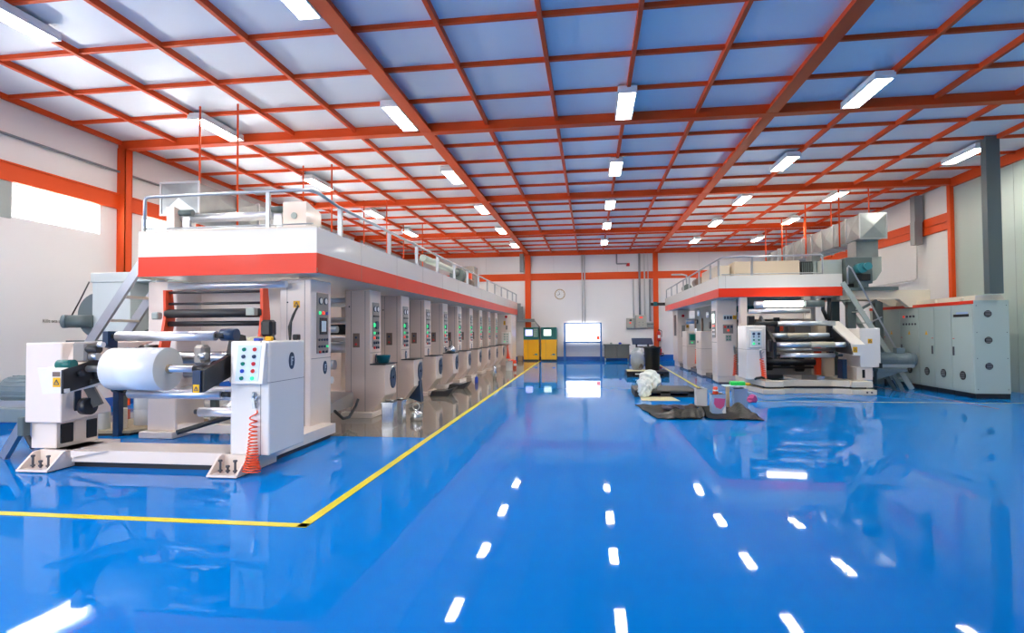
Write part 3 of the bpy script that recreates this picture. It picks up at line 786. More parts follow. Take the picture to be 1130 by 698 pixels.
# right swing arm
G().prism([(5.55, .93), (5.58, .93), (5.58, 1.16), (5.55, 1.16)], 'x', -4.14, -4.05).build('arm_end_plate', 'navy', t)
G().prism([(5.57, .93), (6.1, 1.08), (6.35, 1.35), (6.3, 1.52), (6.1, 1.55), (6.02, 1.3), (5.57, 1.16)], 'x', -4.08, -4.02).build('right_arm', 'black', t)
sticker_y(t, -4.095, 5.55, .97, .07, .09)
G().cyl((-4.09, 5.85, 1.14), (-4.1, 5.85, 1.14), .11, seg=24).build('pivot_disc', 'rubber', t)
G().cyl((-4.18, 6.1, 1.53), (-4.0, 6.1, 1.53), .07, seg=20).build('roller_bearing', 'navy', t)
G().box(-4.33, -4.2, 5.8, 5.95, 1.2, 1.42, bev=.03).build('brake_block', 'plate', t)
G().cyl((-4.22, 5.78, 1.3), (-4.14, 5.78, 1.3), .04).build('lever_knob', 'steel', t)
G().cyl((-4.24, 5.72, 1.165), (-4.08, 5.72, 1.165), .045, seg=16).build('shaft_chuck', 'black', t)
# rollers of the unwinder
def roller(name, x0, x1, y, z, r, m, ends='rubber'):
    o = G().cyl((x0, y, z), (x1, y, z), r, seg=24).build(name, m, t)
    G().cyl((x0-.06, y, z), (x0, y, z), r*.55, seg=12).build('journal', ends, o)
    G().cyl((x1, y, z), (x1+.1, y, z), r*.55, seg=12).build('journal', ends, o)
roller('pressure_roller', -5.47, -4.22, 6.05, 1.52, .055, 'chrome')
G().prism([(5.98, 1.4), (6.12, 1.36), (6.12, 1.58), (5.98, 1.58)], 'x', -5.6, -5.53).build('roller_bracket', 'navy', t)
roller('lower_roller', -5.28, -4.12, 6.02, .86, .055, 'chrome')
roller('dancer_roller', -4.62, -3.98, 6.5, .78, .045, 'chrome')
roller('dancer_roller', -4.6, -3.98, 6.3, .62, .055, 'chrome')
g = G().prism([(6.32, .63), (6.5, .8), (6.6, .9), (6.62, .9), (6.52, .8), (6.34, .63)], 'x', -4.3, -4.0); g.build('film_web', 'web', t)
roller('guide_roller', -5.05, -4.2, 6.5, 1.25, .07, 'steel')
# red splicing arms with black rollers
for xa, xb in ((-5.78, -5.74), (-4.36, -4.32)):
    g = G().prism([(7.15, 2.14), (7.28, 2.15), (7.34, 1.75), (7.2, 1.2), (7.1, 1.05), (7.02, 1.12), (7.1, 1.5), (7.16, 1.8)], 'x', xa, xb)
    g.build('splice_arm', 'redplate', t)
for z, r, yy in ((2.11, .018, 7.22), (1.955, .018, 7.22), (1.82, .06, 7.2), (1.68, .035, 7.22), (1.28, .025, 7.1)):
    G().cyl((-5.76, yy, z), (-4.34, yy, z), r, seg=16).build('splice_roller', 'rubber', t)
G().box(-5.92, -5.82, 7.1, 7.2, 1.74, 1.84, bev=.015).build('valve', 'palegreen', t)
G().box(-4.5, -4.38, 7.05, 7.14, 1.78, 1.88, bev=.006).build('limit_switch', 'palegreen', t)
G().box(-4.3, -4.14, 7.05, 7.2, 1.5, 1.72, bev=.03).build('splice_motor', 'black', t)
G().tube([(-4.16, 7.1, 1.55), (-4.1, 7.1, 1.4), (-4.12, 7.1, 1.1)], .02).build('cable', 'black', t)
G().cyl((-6.0, 7.05, 1.3), (-5.78, 7.05, 1.3), .1).build('arm_hub', 'black', t)
# control cabinet of the unwinder
X0, X1, Y0, Y1 = -3.977, -3.51, 5.95, 6.73
cb = G().box(X0, X1, Y0, Y1, .2, 1.46, bev=.02, seg=2)
cb.box(X0+.005, X1+.001, Y0-.002, Y1, .998, 1.003, m=1)
cb.box(X1-.105, X1-.1, Y0-.002, Y0+.01, .2, 1.46, m=1)
cab = cb.build('side_cabinet', ['white2', 'seam'], t)
emblem(t, (X1+.001, 6.42, 1.22), 'x', .1)
pp = G().prism([(5.945, 1.44), (5.91, 1.44), (5.84, .995), (5.945, .985)], 'x', -3.9, -3.53, bev=.006).build('operator_panel', 'white2', t)
def on_panel(x, z, s, m, h=.018):
    y = 5.91-(1.44-z)*(.07/.445)
    G().cyl((x, y+.004, z), (x, y-h, z-.003), s, seg=12).build('button', m, pp)
g = G().prism([(5.902, 1.415), (5.9095, 1.415), (5.8475, 1.025), (5.8405, 1.025)], 'x', -3.85, -3.58); g.build('panel_face', 'pale', pp)
for r, (a, b) in enumerate((('bgreen', 'bred'), ('bdark', 'bdark'), ('bgreen', 'bred'), ('bblue', 'bred'), ('bgreen', 'blit'))):
    z = 1.37-r*.078
    on_panel(-3.775, z, .021, a); on_panel(-3.65, z, .021, b)
# bits on the cabinet top
tag(G().ring((-3.8, 6.15, 1.46), (0, 0, 1), .045, .09, .045).build('tape_roll', 'kraft'), 'beige tape roll on top of the unwinder cabinet', 'tape roll')
tag(G().box(-3.74, -3.66, 6.0, 6.08, 1.46, 1.49, bev=.01).build('tape_measure', 'bblue'), 'small blue tool on top of the unwinder cabinet', 'tool')
tag(G().box(-3.63, -3.56, 6.05, 6.12, 1.46, 1.51, bev=.01).build('tape_dispenser', 'sticker'), 'small yellow holder on top of the unwinder cabinet', 'tool')
g = G().tube([(-3.6, 6.55, 1.46), (-3.62, 6.56, 1.62), (-3.58, 6.58, 1.76), (-3.52, 6.6, 1.88)], .014); g.tube([(-3.57, 6.5, 1.46), (-3.57, 6.52, 1.68), (-3.53, 6.54, 1.8)], .012)
tag(g.build('cable', 'black'), 'black cable loop rising behind the unwinder cabinet', 'cable')
tag(G().box(-3.6, -3.53, 6.6, 6.68, 1.46, 1.53, bev=.01).build('switch_box', 'rubber'), 'small black switch box on back of unwinder cabinet top', 'switch box')
# air gun hose
def air_gun(x, y, z, k=1.):
    g = G().bar((x, y, z), (x+.015*k, y, z-.12*k), .03*k, .035*k); g.cyl((x, y, z-.01), (x+.005*k, y, z+.06*k), .018*k, seg=10)
    g.bar((x+.01*k, y, z-.03*k), (x+.06*k, y-.01, z+.02*k), .015*k, .02*k); g.tube([(x+.012*k, y, z-.02*k), (x+.045*k, y, z-.06*k), (x+.02*k, y, z-.1*k)], .006*k, seg=6)
    return g
t2 = thing('air_hose', 'orange red coiled air hose with blow gun on the unwinder cabinet', 'air hose', (-3.69, 5.86, .03))
air_gun(-3.68, 5.915, .84).build('blow_gun', 'steel', t2)
coil((-3.665, 5.9, .70), (-3.66, 5.86, .05), .04, .1, 17, .0075).build('coil', 'hose', t2)

# film roll on the arms
t = thing('film_roll', 'big white film roll on the unwinder shaft', 'film roll', (-5.2, 5.72, .9))
g = G().cyl((-5.2, 5.72, 1.165), (-4.55, 5.72, 1.165), .232, seg=48, capm=1)
g.build('wound_film', ['film', 'filmend'], t)
G().ring((-4.552, 5.72, 1.165), (1, 0, 0), .035, .05, .03, seg=20).build('core', 'card', t)
G().cyl((-5.56, 5.72, 1.165), (-4.2, 5.72, 1.165), .036, seg=20).build('shaft', 'chrome', t)

# motor on a bracket at the left of the unwinder
def motor(x0, x1, y, z, r, lab, flip=1):
    t = thing('drive_motor', lab, 'motor', ((x0+x1)/2, y, z-r-.25))
    g = G().cyl((x0, y, z), (x1, y, z), r, seg=28); g.build('motor_body', 'motor', t)
    n = 18; g = G()
    for k in range(n):
        a = 2*PI*k/n; c, s_ = math.cos(a), math.sin(a)
        g.bar((x0+(x1-x0)*.1, y+c*(r+.012), z+s_*(r+.012)), (x0+(x1-x0)*.68, y+c*(r+.012), z+s_*(r+.012)), .012, .012)
    g.build('cooling_fins', 'motor', t)
    g = G().cyl((x1-.09*(1), y, z), (x1, y, z), r*1.1, seg=28); g.build('end_shield', 'motor', t)
    G().box((x0+x1)/2, (x0+x1)/2+.2, y-.1, y+.08, z+r, z+r+.13, bev=.01).build('terminal_box', 'motor', t)
    g = G().box(x0, x1-.05, y-r, y-r*.6, z-r-.03, z-r*.7); g.box(x0, x1-.05, y+r*.6, y+r, z-r-.03, z-r*.7); g.build('motor_feet', 'steel', t)
    return t
t = motor(-7.4, -6.72, 6.5, .84, .17, 'blue grey motor at left edge beside the unwinder')
G().box(-7.9, -6.62, 6.2, 6.8, .47, .64, bev=.01).build('bracket', 'motor', t)
G().bar((-6.95, 6.3, .5), (-7.25, 6.3, .03), .07, .1).build('bracket_strut', 'alu', t)
G().bar((-6.95, 6.7, .5), (-7.25, 6.7, .03), .07, .1).build('bracket_strut', 'alu', t)
g = G().tube([(-6.9, 6.2, .45), (-6.75, 6.15, .3), (-6.62, 6.1, .2)], .03); g.build('cable', 'rubber', t)

# post, board and rolls behind the unwinder
t = thing('lift_post', 'dark navy square post behind the unwinder base', 'post', (-7.12, 7.9, 0))
G().box(-7.17, -7.07, 7.85, 7.95, 0, .74, bev=.006).build('post', 'navy', t)
G().cyl((-7.18, 7.88, .72), (-6.98, 7.88, .72), .06).build('top_hub', 'black', t)
tag(G().prism([(-7.95, 7.75), (-6.95, 7.95), (-6.55, 9.2), (-7.9, 9.3)], 'z', .04, .08).build('wooden_board', 'wood'), 'flat wooden board under the rolls behind unwinder', 'board')
tag(G().prism([(-7.9, 7.8), (-7.0, 7.98), (-6.62, 9.15), (-7.85, 9.25)], 'z', .0, .04).build('black_slab', 'black'), 'black base under the wooden board', 'slab')
def stroll(x, y, r, h, m, lab, two=False):
    t = thing('film_roll', lab, 'film roll', (x, y, .08), 'film rolls behind the unwinder')
    prof = [(r*.97, 0), (r, .01), (r, h-.01), (r*.97, h)]
    if two: prof = [(r*.97, 0), (r, .01), (r, h*.48), (r*.95, h*.5), (r, h*.52), (r, h-.08), (r*.9, h-.03), (r*.8, h)]
    G().lathe((x, y, .08), prof, seg=28).build('wound_film', m, t)
    G().lathe((x, y, .08+h), [(r*.3, 0), (r*.3, .015)], seg=14).build('core', 'card', t)
stroll(-7.5, 8.05, .09, .31, 'filmend', 'left of two plain cream rolls standing behind the unwinder')
stroll(-7.27, 8.12, .09, .31, 'filmend', 'right of two plain cream rolls standing behind the unwinder')
stroll(-7.2, 8.55, .17, .5, 'film', 'shiny wrapped roll on wooden board beside the navy post', True)
stroll(-6.98, 8.85, .15, .45, 'film', 'second wrapped roll half hidden on the wooden board', True)
g = G().tube([(-5.6, 7.2, .2), (-5.3, 7.55, .3), (-5.1, 7.7, .36), (-4.9, 7.75, .38)], .035); 
tag(g.build('cable', 'rubber'), 'thick black cable running over the unwinder base', 'cable')

# ---- small things along the left press
def tin(x, y, w, d, h, lab, m='tin'):
    t = thing('square_tin', lab, 'tin', (x, y, 0))
    G().box(x-w/2, x+w/2, y-d/2, y+d/2, 0, h, bev=.012).build('tin_body', m, t)
    for zz in (.0, h-.015): G().box(x-w/2-.006, x+w/2+.006, y-d/2-.006, y+d/2+.006, zz, zz+.015).build('rim', m, t)
    G().box(x-w*.3, x+w*.3, y-d/2-.004, y-d/2, h*.15, h*.8, bev=.003).build('side_panel', m, t)
    G().cyl((x+w*.2, y, h), (x+w*.2, y, h+.03), .03, seg=14).build('cap', 'steel', t)
    G().tube([(x-w*.3, y, h), (x-w*.3, y, h+.04), (x+w*.05, y, h+.04), (x+w*.05, y, h)], .007, seg=6).build('handle', 'steel', t)
    return t
tin(-3.24, 9.02, .2, .2, .42, 'nearer of two shiny square tins standing by the left press')
tin(-3.22, 9.46, .17, .2, .4, 'farther of two shiny square tins standing by the left press')
t = thing('steel_pot', 'small steel pot with ring handle on grey floor beside tins', 'pot', (-3.03, 9.78, 0))
G().lathe((-3.03, 9.78, 0), [(.09, 0), (.105, .02), (.105, .13), (.08, .16), (.03, .175), (.02, .2)], seg=28).build('pot_body', 'tin', t)
G().tube([(-3.03+.06*math.cos(a), 9.78, .25+.06*math.sin(a)) for a in [2*PI*k/16 for k in range(17)]], .009, seg=6).build('ring_handle', 'steel', t)
g = G().lathe((-3.86, u0+.3, .968), [(.1, 0), (.13, .13), (.135, .15), (.11, .15), (.1, .05)], seg=20)
g.bm.faces.ensure_lookup_table()
tag(g.build('plastic_tub', 'tealplastic'), 'teal plastic tub on first printing unit hopper', 'tub')
ky = uy[3]+.3
t = thing('kettle', 'steel kettle on the fourth printing unit ledge', 'kettle', (-3.86, ky, .968))
G().lathe((-3.86, ky, .968), [(.11, 0), (.14, .04), (.13, .13), (.07, .18), (.02, .2)], seg=24).build('kettle_body', 'tin', t)
G().tube([(-3.86, ky-.1, 1.12), (-3.86, ky-.1, 1.28), (-3.86, ky, 1.33), (-3.86, ky+.1, 1.28), (-3.86, ky+.1, 1.12)], .012, seg=6).build('handle', 'black', t)
G().tube([(-3.95, ky-.08, 1.03), (-4.0, ky-.2, 1.12)], .02, seg=8).build('spout', 'tin', t)
g = G().prism([(-3.96, .12), (-3.66, .02), (-3.7, .5)], 'y', uy[1]+.3, uy[1]+.5)
tag(g.build('hanging_sheet', 'navy'), 'dark blue sheet hanging below second unit hopper', 'sheet')
for k, (yy, lb) in enumerate(((uy[2]-.1, 'black ink trough on floor under third unit hopper'), (uy[3]-.1, 'black ink trough on floor under fourth unit hopper'))):
    g = G().prism([(-3.85, .0), (-3.4, .0), (-3.25, .2), (-3.5, .12), (-3.8, .12)], 'y', yy, yy+.4)
    tag(g.build('ink_trough', 'rubber'), lb, 'trough')
t = thing('spray_bottle', 'small blue bottle on floor below the fifth printing unit', 'bottle', (-3.4, 17.0, 0))
G().lathe((-3.4, 17.0, 0), [(.05, 0), (.055, .03), (.05, .16), (.02, .2)], seg=14).build('bottle_body', 'bblue', t)
G().cyl((-3.4, 17.0, .2), (-3.4, 17.0, .25), .02, seg=8).build('cap', 'emblemw', t)
t = thing('metal_canister', 'tall silver canister on grey floor near the yellow line', 'canister', (-2.98, 17.8, 0))
G().lathe((-2.98, 17.8, 0), [(.06, 0), (.06, .42), (.045, .45)], seg=18).build('canister_body', 'tin', t)
G().cyl((-2.98, 17.8, .45), (-2.98, 17.8, .48), .03, seg=10).build('cap', 'steel', t)
tin(-3.2, 22.6, .25, .22, .36, 'grey tin far along the grey floor strip', 'pipepale')
t = thing('red_cone', 'small red and white canister beyond the grey tin', 'canister', (-3.1, 23.6, 0))
G().lathe((-3.1, 23.6, 0), [(.06, 0), (.06, .3), (.04, .36)], seg=14).build('canister_body', 'redlid', t)
G().lathe((-3.1, 23.6, .12), [(.062, 0), (.062, .1)], seg=14).build('white_band', 'clockface', t)
tag(G().tube([(-4.05, 8.75, .3), (-4.0, 8.95, .15), (-4.05, 9.3, .12), (-4.1, 9.7, .25), (-4.12, 9.85, .35)], .025).build('cable', 'rubber'), 'black cable sagging between infeed tower and first unit', 'cable')

# ================================================================== RIGHT PRESS
RX, RY, RYE = 3.4, 16.0, 27.15
t = thing('press_walkway', 'white and red overhead walkway along top of right press', 'walkway', (5, 20, 2.4))
z0, zm, z1 = 2.415, 2.65, 2.985
g = G().box(RX, 6.5, RY, RYE, z0, z0+.06); g.box(RX+.04, 6.46, RY+.04, RYE-.04, 2.92, 2.97); g.build('deck', 'fascia', t)
fr = G().box(RX, 6.5, RY, RY+.03, zm, z1); fr.box(RX, 6.5, RY-.001, RY+.03, z0, zm, m=1); fr.box(RX+.18, RX+.186, RY-.003, RY, zm, z1, m=2)
fr.build('front_fascia', ['fascia', 'stripe', 'plate'], t)
sd = G().box(RX, RX+.03, RY+.03, RYE, zm, z1); sd.box(RX-.001, RX+.03, RY+.03, RYE, z0, zm, m=1)
for yy in (19.5, 23.2): sd.box(RX-.003, RX, yy, yy+.03, z0, z1, m=2)
sd.build('side_fascia', ['fascia', 'stripe', 'plate'], t)
G().box(6.47, 6.5, RY+.03, RYE, z0, z1).build('rear_fascia', 'fascia', t)
rail([(3.46, 27.1, 2.98), (3.46, 27.1, 3.36), (3.46, 27.0, 3.38), (3.46, 16.3, 3.46), (3.47, 16.12, 3.47), (3.55, 16.07, 3.49), (6.0, 16.07, 3.5), (6.05, 16.07, 3.47), (6.05, 16.07, 2.98)], .025, 'top_rail', t, 'alu')
rail([(3.5, 16.07, 3.03), (6.05, 16.07, 3.03)], .014, 'mid_rail', t, 'alu')
for yy in (25.45, 23.86, 22.26, 20.96, 19.08, 17.33, 16.25): G().box(3.435, 3.485, yy-.025, yy+.025, 2.98, 3.42).build('rail_post', 'alu', t)
G().box(4.25, 4.3, 16.05, 16.1, 2.98, 3.48).build('rail_post', 'alu', t)
# things on the right walkway
tag(G().box(4.05, 5.8, 17.0, 18.2, 2.97, 3.47, bev=.01).build('dryer_hood', 'tanbox'), 'long tan box on top of right walkway', 'dryer hood')
tag(G().box(3.62, 4.0, 17.3, 19.5, 2.97, 3.4, bev=.01).build('dryer_hood', 'cream'), 'lower cream box along left edge of right walkway', 'dryer hood')
t = thing('louvre_box', 'black louvred box on right walkway beside the tan box', 'louvre box', (6.0, 17.2, 2.97))
G().box(5.83, 6.2, 17.0, 17.9, 2.97, 3.43).build('box_body', 'black', t)
g = G()
for k in range(6): g.box(5.86+k*.055, 5.885+k*.055, 16.97, 17.0, 3.0, 3.4)
g.build('louvres', 'greygreen', t)
G().box(6.14, 6.22, 16.95, 17.0, 2.97, 3.43).build('corner_post', 'palegreen', t)
t = thing('gear_motor', 'orange brown motor on the left edge of right walkway', 'motor', (3.75, 20.9, 2.97))
G().box(3.6, 3.95, 20.5, 21.5, 2.97, 3.07).build('skid', 'black', t)
G().cyl((3.78, 20.55, 3.22), (3.78, 21.4, 3.22), .15).build('motor_body', 'brownplate', t)
G().box(3.7, 3.86, 20.8, 21.0, 3.34, 3.5, bev=.01).build('terminal_box', 'redlid', t)
t = thing('gear_motor', 'dark motor on far left edge of right walkway', 'motor', (3.75, 23.5, 2.97))
G().box(3.62, 3.95, 23.1, 24.0, 2.97, 3.05).build('skid', 'black', t)
G().cyl((3.78, 23.2, 3.2), (3.78, 23.9, 3.2), .14).build('motor_body', 'greygreen', t)
G().tube([(3.78, 23.5, 3.3), (3.78, 23.5, 3.7), (3.6, 23.5, 3.74), (3.2, 23.5, 3.74)], .035).build('exhaust_pipe', 'alu', t)

# tower, middle cabinets and far tower
t = thing('press_tower', 'cream tower with red buttons under near left corner of right walkway', 'press tower', (3.9, 17.6, 0))
tw = G().box(3.6, 4.16, 17.26, 17.97, .2, 2.41, bev=.015); tw.box(3.598, 3.6, 17.28, 17.95, 1.18, 1.19, m=1)
tw.build('tower_body', ['white', 'seam'], t)
G().box(3.62, 4.16, 17.3, 18.0, .04, .2).build('plinth', 'white', t); G().box(3.66, 4.14, 17.34, 17.98, .0, .04).build('pad_and_shadow', 'seam', t)  # dark slab below the plinth is a painted shadow
p = G().box(3.588, 3.6, 17.42, 17.85, 1.32, 2.1, bev=.003).build('side_panel', 'screen', t)
G().box(3.58, 3.588, 17.5, 17.78, 1.75, 2.02).build('display', 'screenpale', p)
for k, m in ((0, 'rlit'), (1, 'clockface'), (2, 'clockface')): G().box(3.58, 3.588, 17.47, 17.8, 1.64-k*.12, 1.68-k*.12).build('button_row', m, p)
p = G().box(3.78, 4.04, 17.25, 17.26, 1.82, 1.97).build('label_plate', 'pale', t)
for c in range(3): G().box(3.8+c*.08, 3.86+c*.08, 17.244, 17.25, 1.85, 1.94).build('label_mark', 'bdark', p)
sticker_y(t, 4.1, 17.26, 1.9, .1, .11)
p = G().box(3.77, 4.05, 17.24, 17.26, 1.44, 1.7, bev=.004).build('button_plate', 'plate', t)
for c, m in ((0, 'bred'), (1, 'bdark'), (2, 'bdark')): G().cyl((3.82+c*.09, 17.24, 1.63), (3.82+c*.09, 17.21, 1.63), .035, seg=12).build('button', m, p)
G().cyl((3.91, 17.24, 1.53), (3.91, 17.21, 1.53), .03, seg=12).build('button', 'rlit', p)
p = G().box(3.84, 4.0, 17.24, 17.26, 1.22, 1.4, bev=.004).build('switch_plate', 'boxgrey', t)
for a, b in ((3.88, 1.35), (3.95, 1.35), (3.88, 1.27), (3.95, 1.27)): G().cyl((a, 17.24, b), (a, 17.225, b), .02, seg=10).build('button', 'bgreen', p)
t2 = thing('air_hose', 'red coiled air hose hanging on front of right press tower', 'air hose', (4.07, 17.15, .2))
air_gun(4.06, 17.2, 1.02, 1.4).build('blow_gun', 'steel', t2)
coil((4.09, 17.2, .84), (4.05, 17.13, .24), .04, .06, 12, .011, .8).build('coil', 'hose', t2)

def midcab(x0, x1, y0, y1, lab):
    t = thing('side_cabinet', lab, 'control cabinet', ((x0+x1)/2, (y0+y1)/2, 0))
    g = G().box(x0, x1, y0, y1, .22, 1.5, bev=.02, seg=2); g.box(x0-.001, x1, y0-.002, y1, .92, .927, m=1); g.build('body', ['white', 'seam'], t)
    G().box(x0+.02, x1, y0+.02, y1, 0.05, .22).build('plinth', 'white', t); G().box(x0+.05, x1, y0+.05, y1, 0, .05).build('pad_and_shadow', 'seam', t)  # dark strip at the floor stands in for shadow under the plinth
    return t
t = midcab(3.6, 4.3, 19.73, 20.64, 'cream cabinet halfway along left side of right press')
G().cyl((3.6, 20.2, 1.15), (3.57, 20.2, 1.15), .04).build('round_lock', 'plate', t)
t = midcab(3.6, 4.15, 22.6, 23.6, 'cream cabinet with green display and hose under right walkway')
p = G().box(3.68, 3.95, 22.57, 22.6, 1.0, 1.42, bev=.004).build('display_panel', 'palegreen', t)
G().box(3.72, 3.91, 22.56, 22.57, 1.15, 1.38).build('display', 'bgreen', p)
G().cyl((3.8, 22.57, 1.07), (3.8, 22.55, 1.07), .03, seg=10).build('button', 'blit', p)
t2 = thing('air_hose', 'red coiled air hose on cabinet with green display', 'air hose', (3.95, 22.5, .2))
air_gun(3.95, 22.55, 1.0, 1.3).build('blow_gun', 'steel', t2)
coil((3.96, 22.52, .85), (3.96, 22.46, .28), .05, .09, 10, .015, .8).build('coil', 'hose', t2)
tag(G().tube([(3.75, 22.45, .1), (3.85, 22.4, .14), (3.95, 22.45, .12), (4.0, 22.4, .16)], .04).build('cable', 'black'), 'black cable on floor below green display cabinet', 'cable')
t = thing('press_tower', 'far cream tower of right press near the back wall', 'press tower', (3.9, 26, 0))
G().box(3.66, 4.15, 25.3, 26.6, .2, 2.4, bev=.015).build('tower_body', 'white', t)
G().box(3.7, 4.15, 25.35, 26.5, 0, .2).build('plinth', 'white', t)
g = G().box(3.645, 3.66, 25.6, 26.2, 1.3, 2.2); g.build('side_panel', 'black', t)
G().cyl((3.9, 25.3, 2.15), (3.9, 25.27, 2.15), .06).build('red_lamp', 'bred', t)
G().box(3.84, 3.98, 25.285, 25.3, 1.25, 1.75).build('switch_plate', 'plate', t)
sticker_y(t, 4.08, 25.3, 1.7, .1, .12)
# rollers of mid section
t = thing('laminating_unit', 'dark roller section between right press tower and far tower', 'roller unit', (5, 21, 0))
for (yy, zz, rr, m) in ((19.0, 2.2, .1, 'teal2'), (19.2, 1.95, .08, 'chrome'), (19.6, 1.7, .12, 'rubber'), (20.0, 2.05, .1, 'chrome'), (21.6, 2.15, .1, 'chrome'), (21.9, 1.85, .08, 'rubber'), (22.2, 1.5, .1, 'chrome'), (24.2, 1.9, .1, 'steel')):
    G().cyl((3.85, yy, zz), (6.0, yy, zz), rr, seg=16).build('guide_roller', m, t)
G().box(3.9, 4.0, 19.3, 22.5, 1.5, 2.35).build('bearing_rail', 'greygreen', t)
G().box(5.9, 6.3, 17.3, 26, .1, 2.4).build('back_frame', 'white', t)
G().box(4.05, 5.9, 20.7, 20.75, .4, 2.3).build('inner_panel', 'greygreen', t)
for y in (20.9, 22.2): G().box(3.85, 4.0, y, y+.12, 1.5, 1.95, bev=.02).build('bearing_block', 'brownplate', t)
G().box(3.75, 5.9, 18.9, 25.6, .02, .14).build('base_plate', 'seam', t)

# rewinder of the right press
t = thing('film_rewinder', 'cream rewinding stand with blue rollers at near end of right press', 'rewinder', (5.3, 15.3, 0))
for z0_, z1_, nm in ((.0, .12, 'lower_rail'), (.17, .31, 'upper_rail')):
    g = G()
    o = 0 if nm == 'lower_rail' else .06
    g.box(4.06+o, 4.55, 14.47+o, 14.85, z0_, z1_, bev=.01)
    g.box(6.08, 6.6-o, 14.5+o, 14.85, z0_, z1_, bev=.01)
    g.prism([(4.06+o, 14.8), (4.4, 14.8), (4.2, 16.5), (3.85+o, 16.5)], 'z', z0_, z1_)
    g.prism([(4.55, 14.62+o), (4.9, 14.82+o), (5.75, 14.82+o), (6.08, 14.62+o), (6.08, 14.85), (5.75, 15.0), (4.9, 15.0), (4.55, 14.85)], 'z', z0_, z1_)
    g.box(6.2, 6.6-o, 14.85, 16.5, z0_, z1_)
    g.build(nm, 'cream', t)
G().box(4.15, 6.5, 14.8, 16.4, .12, .17).build('rail_gap', 'black', t)
for x in (6.38, 6.48): G().cyl((x, 14.5, .06), (x, 14.48, .06), .02, seg=8).build('bolt', 'black', t)
cb = G().box(3.82, 4.3, 15.0, 15.82, .31, 1.65, bev=.03, seg=2); cb.box(3.819, 4.3, 14.998, 15.82, 1.05, 1.056, m=1); cb.build('side_cabinet', ['white2', 'seam'], t)
p = G().box(3.9, 4.2, 14.94, 15.0, 1.1, 1.55, bev=.01).build('operator_panel', 'white2', t)
G().box(3.93, 4.17, 14.932, 14.94, 1.16, 1.5).build('panel_face', 'pale', p)
for (x, z, m, s_) in ((3.99, 1.44, 'bdark', .035), (4.11, 1.44, 'bdark', .035), (3.99, 1.37, 'bdark', .02), (4.11, 1.37, 'bdark', .02), (3.99, 1.29, 'bgreen', .022), (4.11, 1.29, 'bgreen', .022), (3.99, 1.2, 'blit', .03), (4.11, 1.2, 'bgreen', .022)):
    G().cyl((x, 14.932, z), (x, 14.915, z), s_, seg=12).build('button', m, p)
# right drive box and column
g = G().prism([(14.95, .62), (16.2, .62), (16.2, 1.56), (14.95, 1.56)], 'x', 6.44, 6.9, bev=.01); g.build('right_housing', 'white2', t)
G().box(6.86, 6.93, 14.94, 15.0, .6, .72).build('cable_clip', 'black', t)
sticker_y(t, 6.67, 14.95, 1.25, .1, .11)
G().box(6.38, 6.74, 15.0, 15.8, .31, .62, bev=.01).build('right_column', 'white', t)
G().box(6.5, 6.56, 14.99, 15.0, .36, .56).build('column_opening', 'black', t)
G().box(6.1, 6.2, 15.1, 15.4, .33, .8).build('inner_column', 'navy', t)
# swing arm wedge
G().prism([(14.5, .92), (15.9, 1.0), (15.9, 1.75), (14.5, 1.18)], 'x', 6.08, 6.36).build('right_arm', 'white2', t)
sticker_y(t, 6.14, 14.5, 1.06, .1, .13)
G().prism([(14.45, .95), (15.9, 1.0), (15.9, 1.68), (14.6, 1.2)], 'x', 6.05, 6.08).build('arm_side_plate', 'black', t)
G().prism([(14.6, .85), (15.7, .9), (15.9, 1.75), (15.75, 1.9), (15.4, 1.7), (14.6, 1.25)], 'x', 4.36, 4.42).build('left_arm', 'black', t)
def rr(z, x0, x1, y, r, segs, nm='guide_roller'):
    for a, b, m, k in segs:
        G().cyl((a, y, z), (b, y, z), r*k, seg=20).build(nm, m, t)
rr(2.21, 4.46, 5.5, 15.8, .1, [(5.5, 5.95, 'greygreen', .9)])
G().cyl((4.5, 15.8, 2.21), (5.45, 15.8, 2.21), .075, seg=20).build('work_lamp', 'work', t)
G().cyl((4.3, 15.95, 2.2), (5.5, 15.95, 2.2), .1, seg=20).build('guide_roller', 'chrome', t)
rr(2.02, 4.0, 5.6, 15.75, .06, [(4.1, 5.6, 'chrome', 1)])
G().box(4.0, 5.75, 16.2, 16.35, 1.82, 1.97, bev=.01).build('cross_beam', 'white', t)
G().box(5.6, 5.75, 16.1, 16.35, 1.82, 2.41).build('hanger', 'white', t)
G().box(3.98, 4.15, 16.1, 16.35, 1.65, 2.41).build('hanger', 'white', t)
rr(1.69, 3.9, 6.0, 15.3, .06, [(3.95, 4.66, 'rubber', 1), (4.66, 6.02, 'chrome', 1.05)])
rr(1.4, 4.5, 5.85, 15.2, .055, [(4.5, 4.86, 'chrome', 1), (4.86, 5.35, 'core', 1.05), (5.35, 5.84, 'chrome', 1)])
rr(1.285, 4.42, 6.1, 15.5, .05, [(4.42, 6.08, 'rubber', 1)])
rr(1.17, 4.45, 6.2, 14.8, .06, [(4.45, 5.25, 'chrome', 1), (5.25, 5.8, 'core', 1.15), (5.8, 6.12, 'chrome', 1)])
rr(1.03, 4.65, 6.0, 15.4, .04, [(4.42, 6.05, 'steel', 1)])
rr(.9, 4.65, 5.95, 15.1, .055, [(4.42, 4.65, 'rubber', .6), (4.65, 5.92, 'chrome', 1), (5.92, 6.1, 'rubber', .6)])
rr(.69, 4.4, 5.7, 15.9, .08, [(4.35, 5.75, 'rubber', 1)])
rr(.55, 4.4, 5.7, 16.0, .03, [(4.35, 5.75, 'rubber', 1)])
rr(1.02, 4.4, 5.7, 16.0, .03, [(4.35, 5.75, 'rubber', 1)])
g = G().prism([(15.95, .36), (16.1, .36), (16.1, 1.05), (16.0, 1.12), (15.9, 1.05)], 'x', 5.8, 5.92); g.build('splice_arm', 'redplate', t)
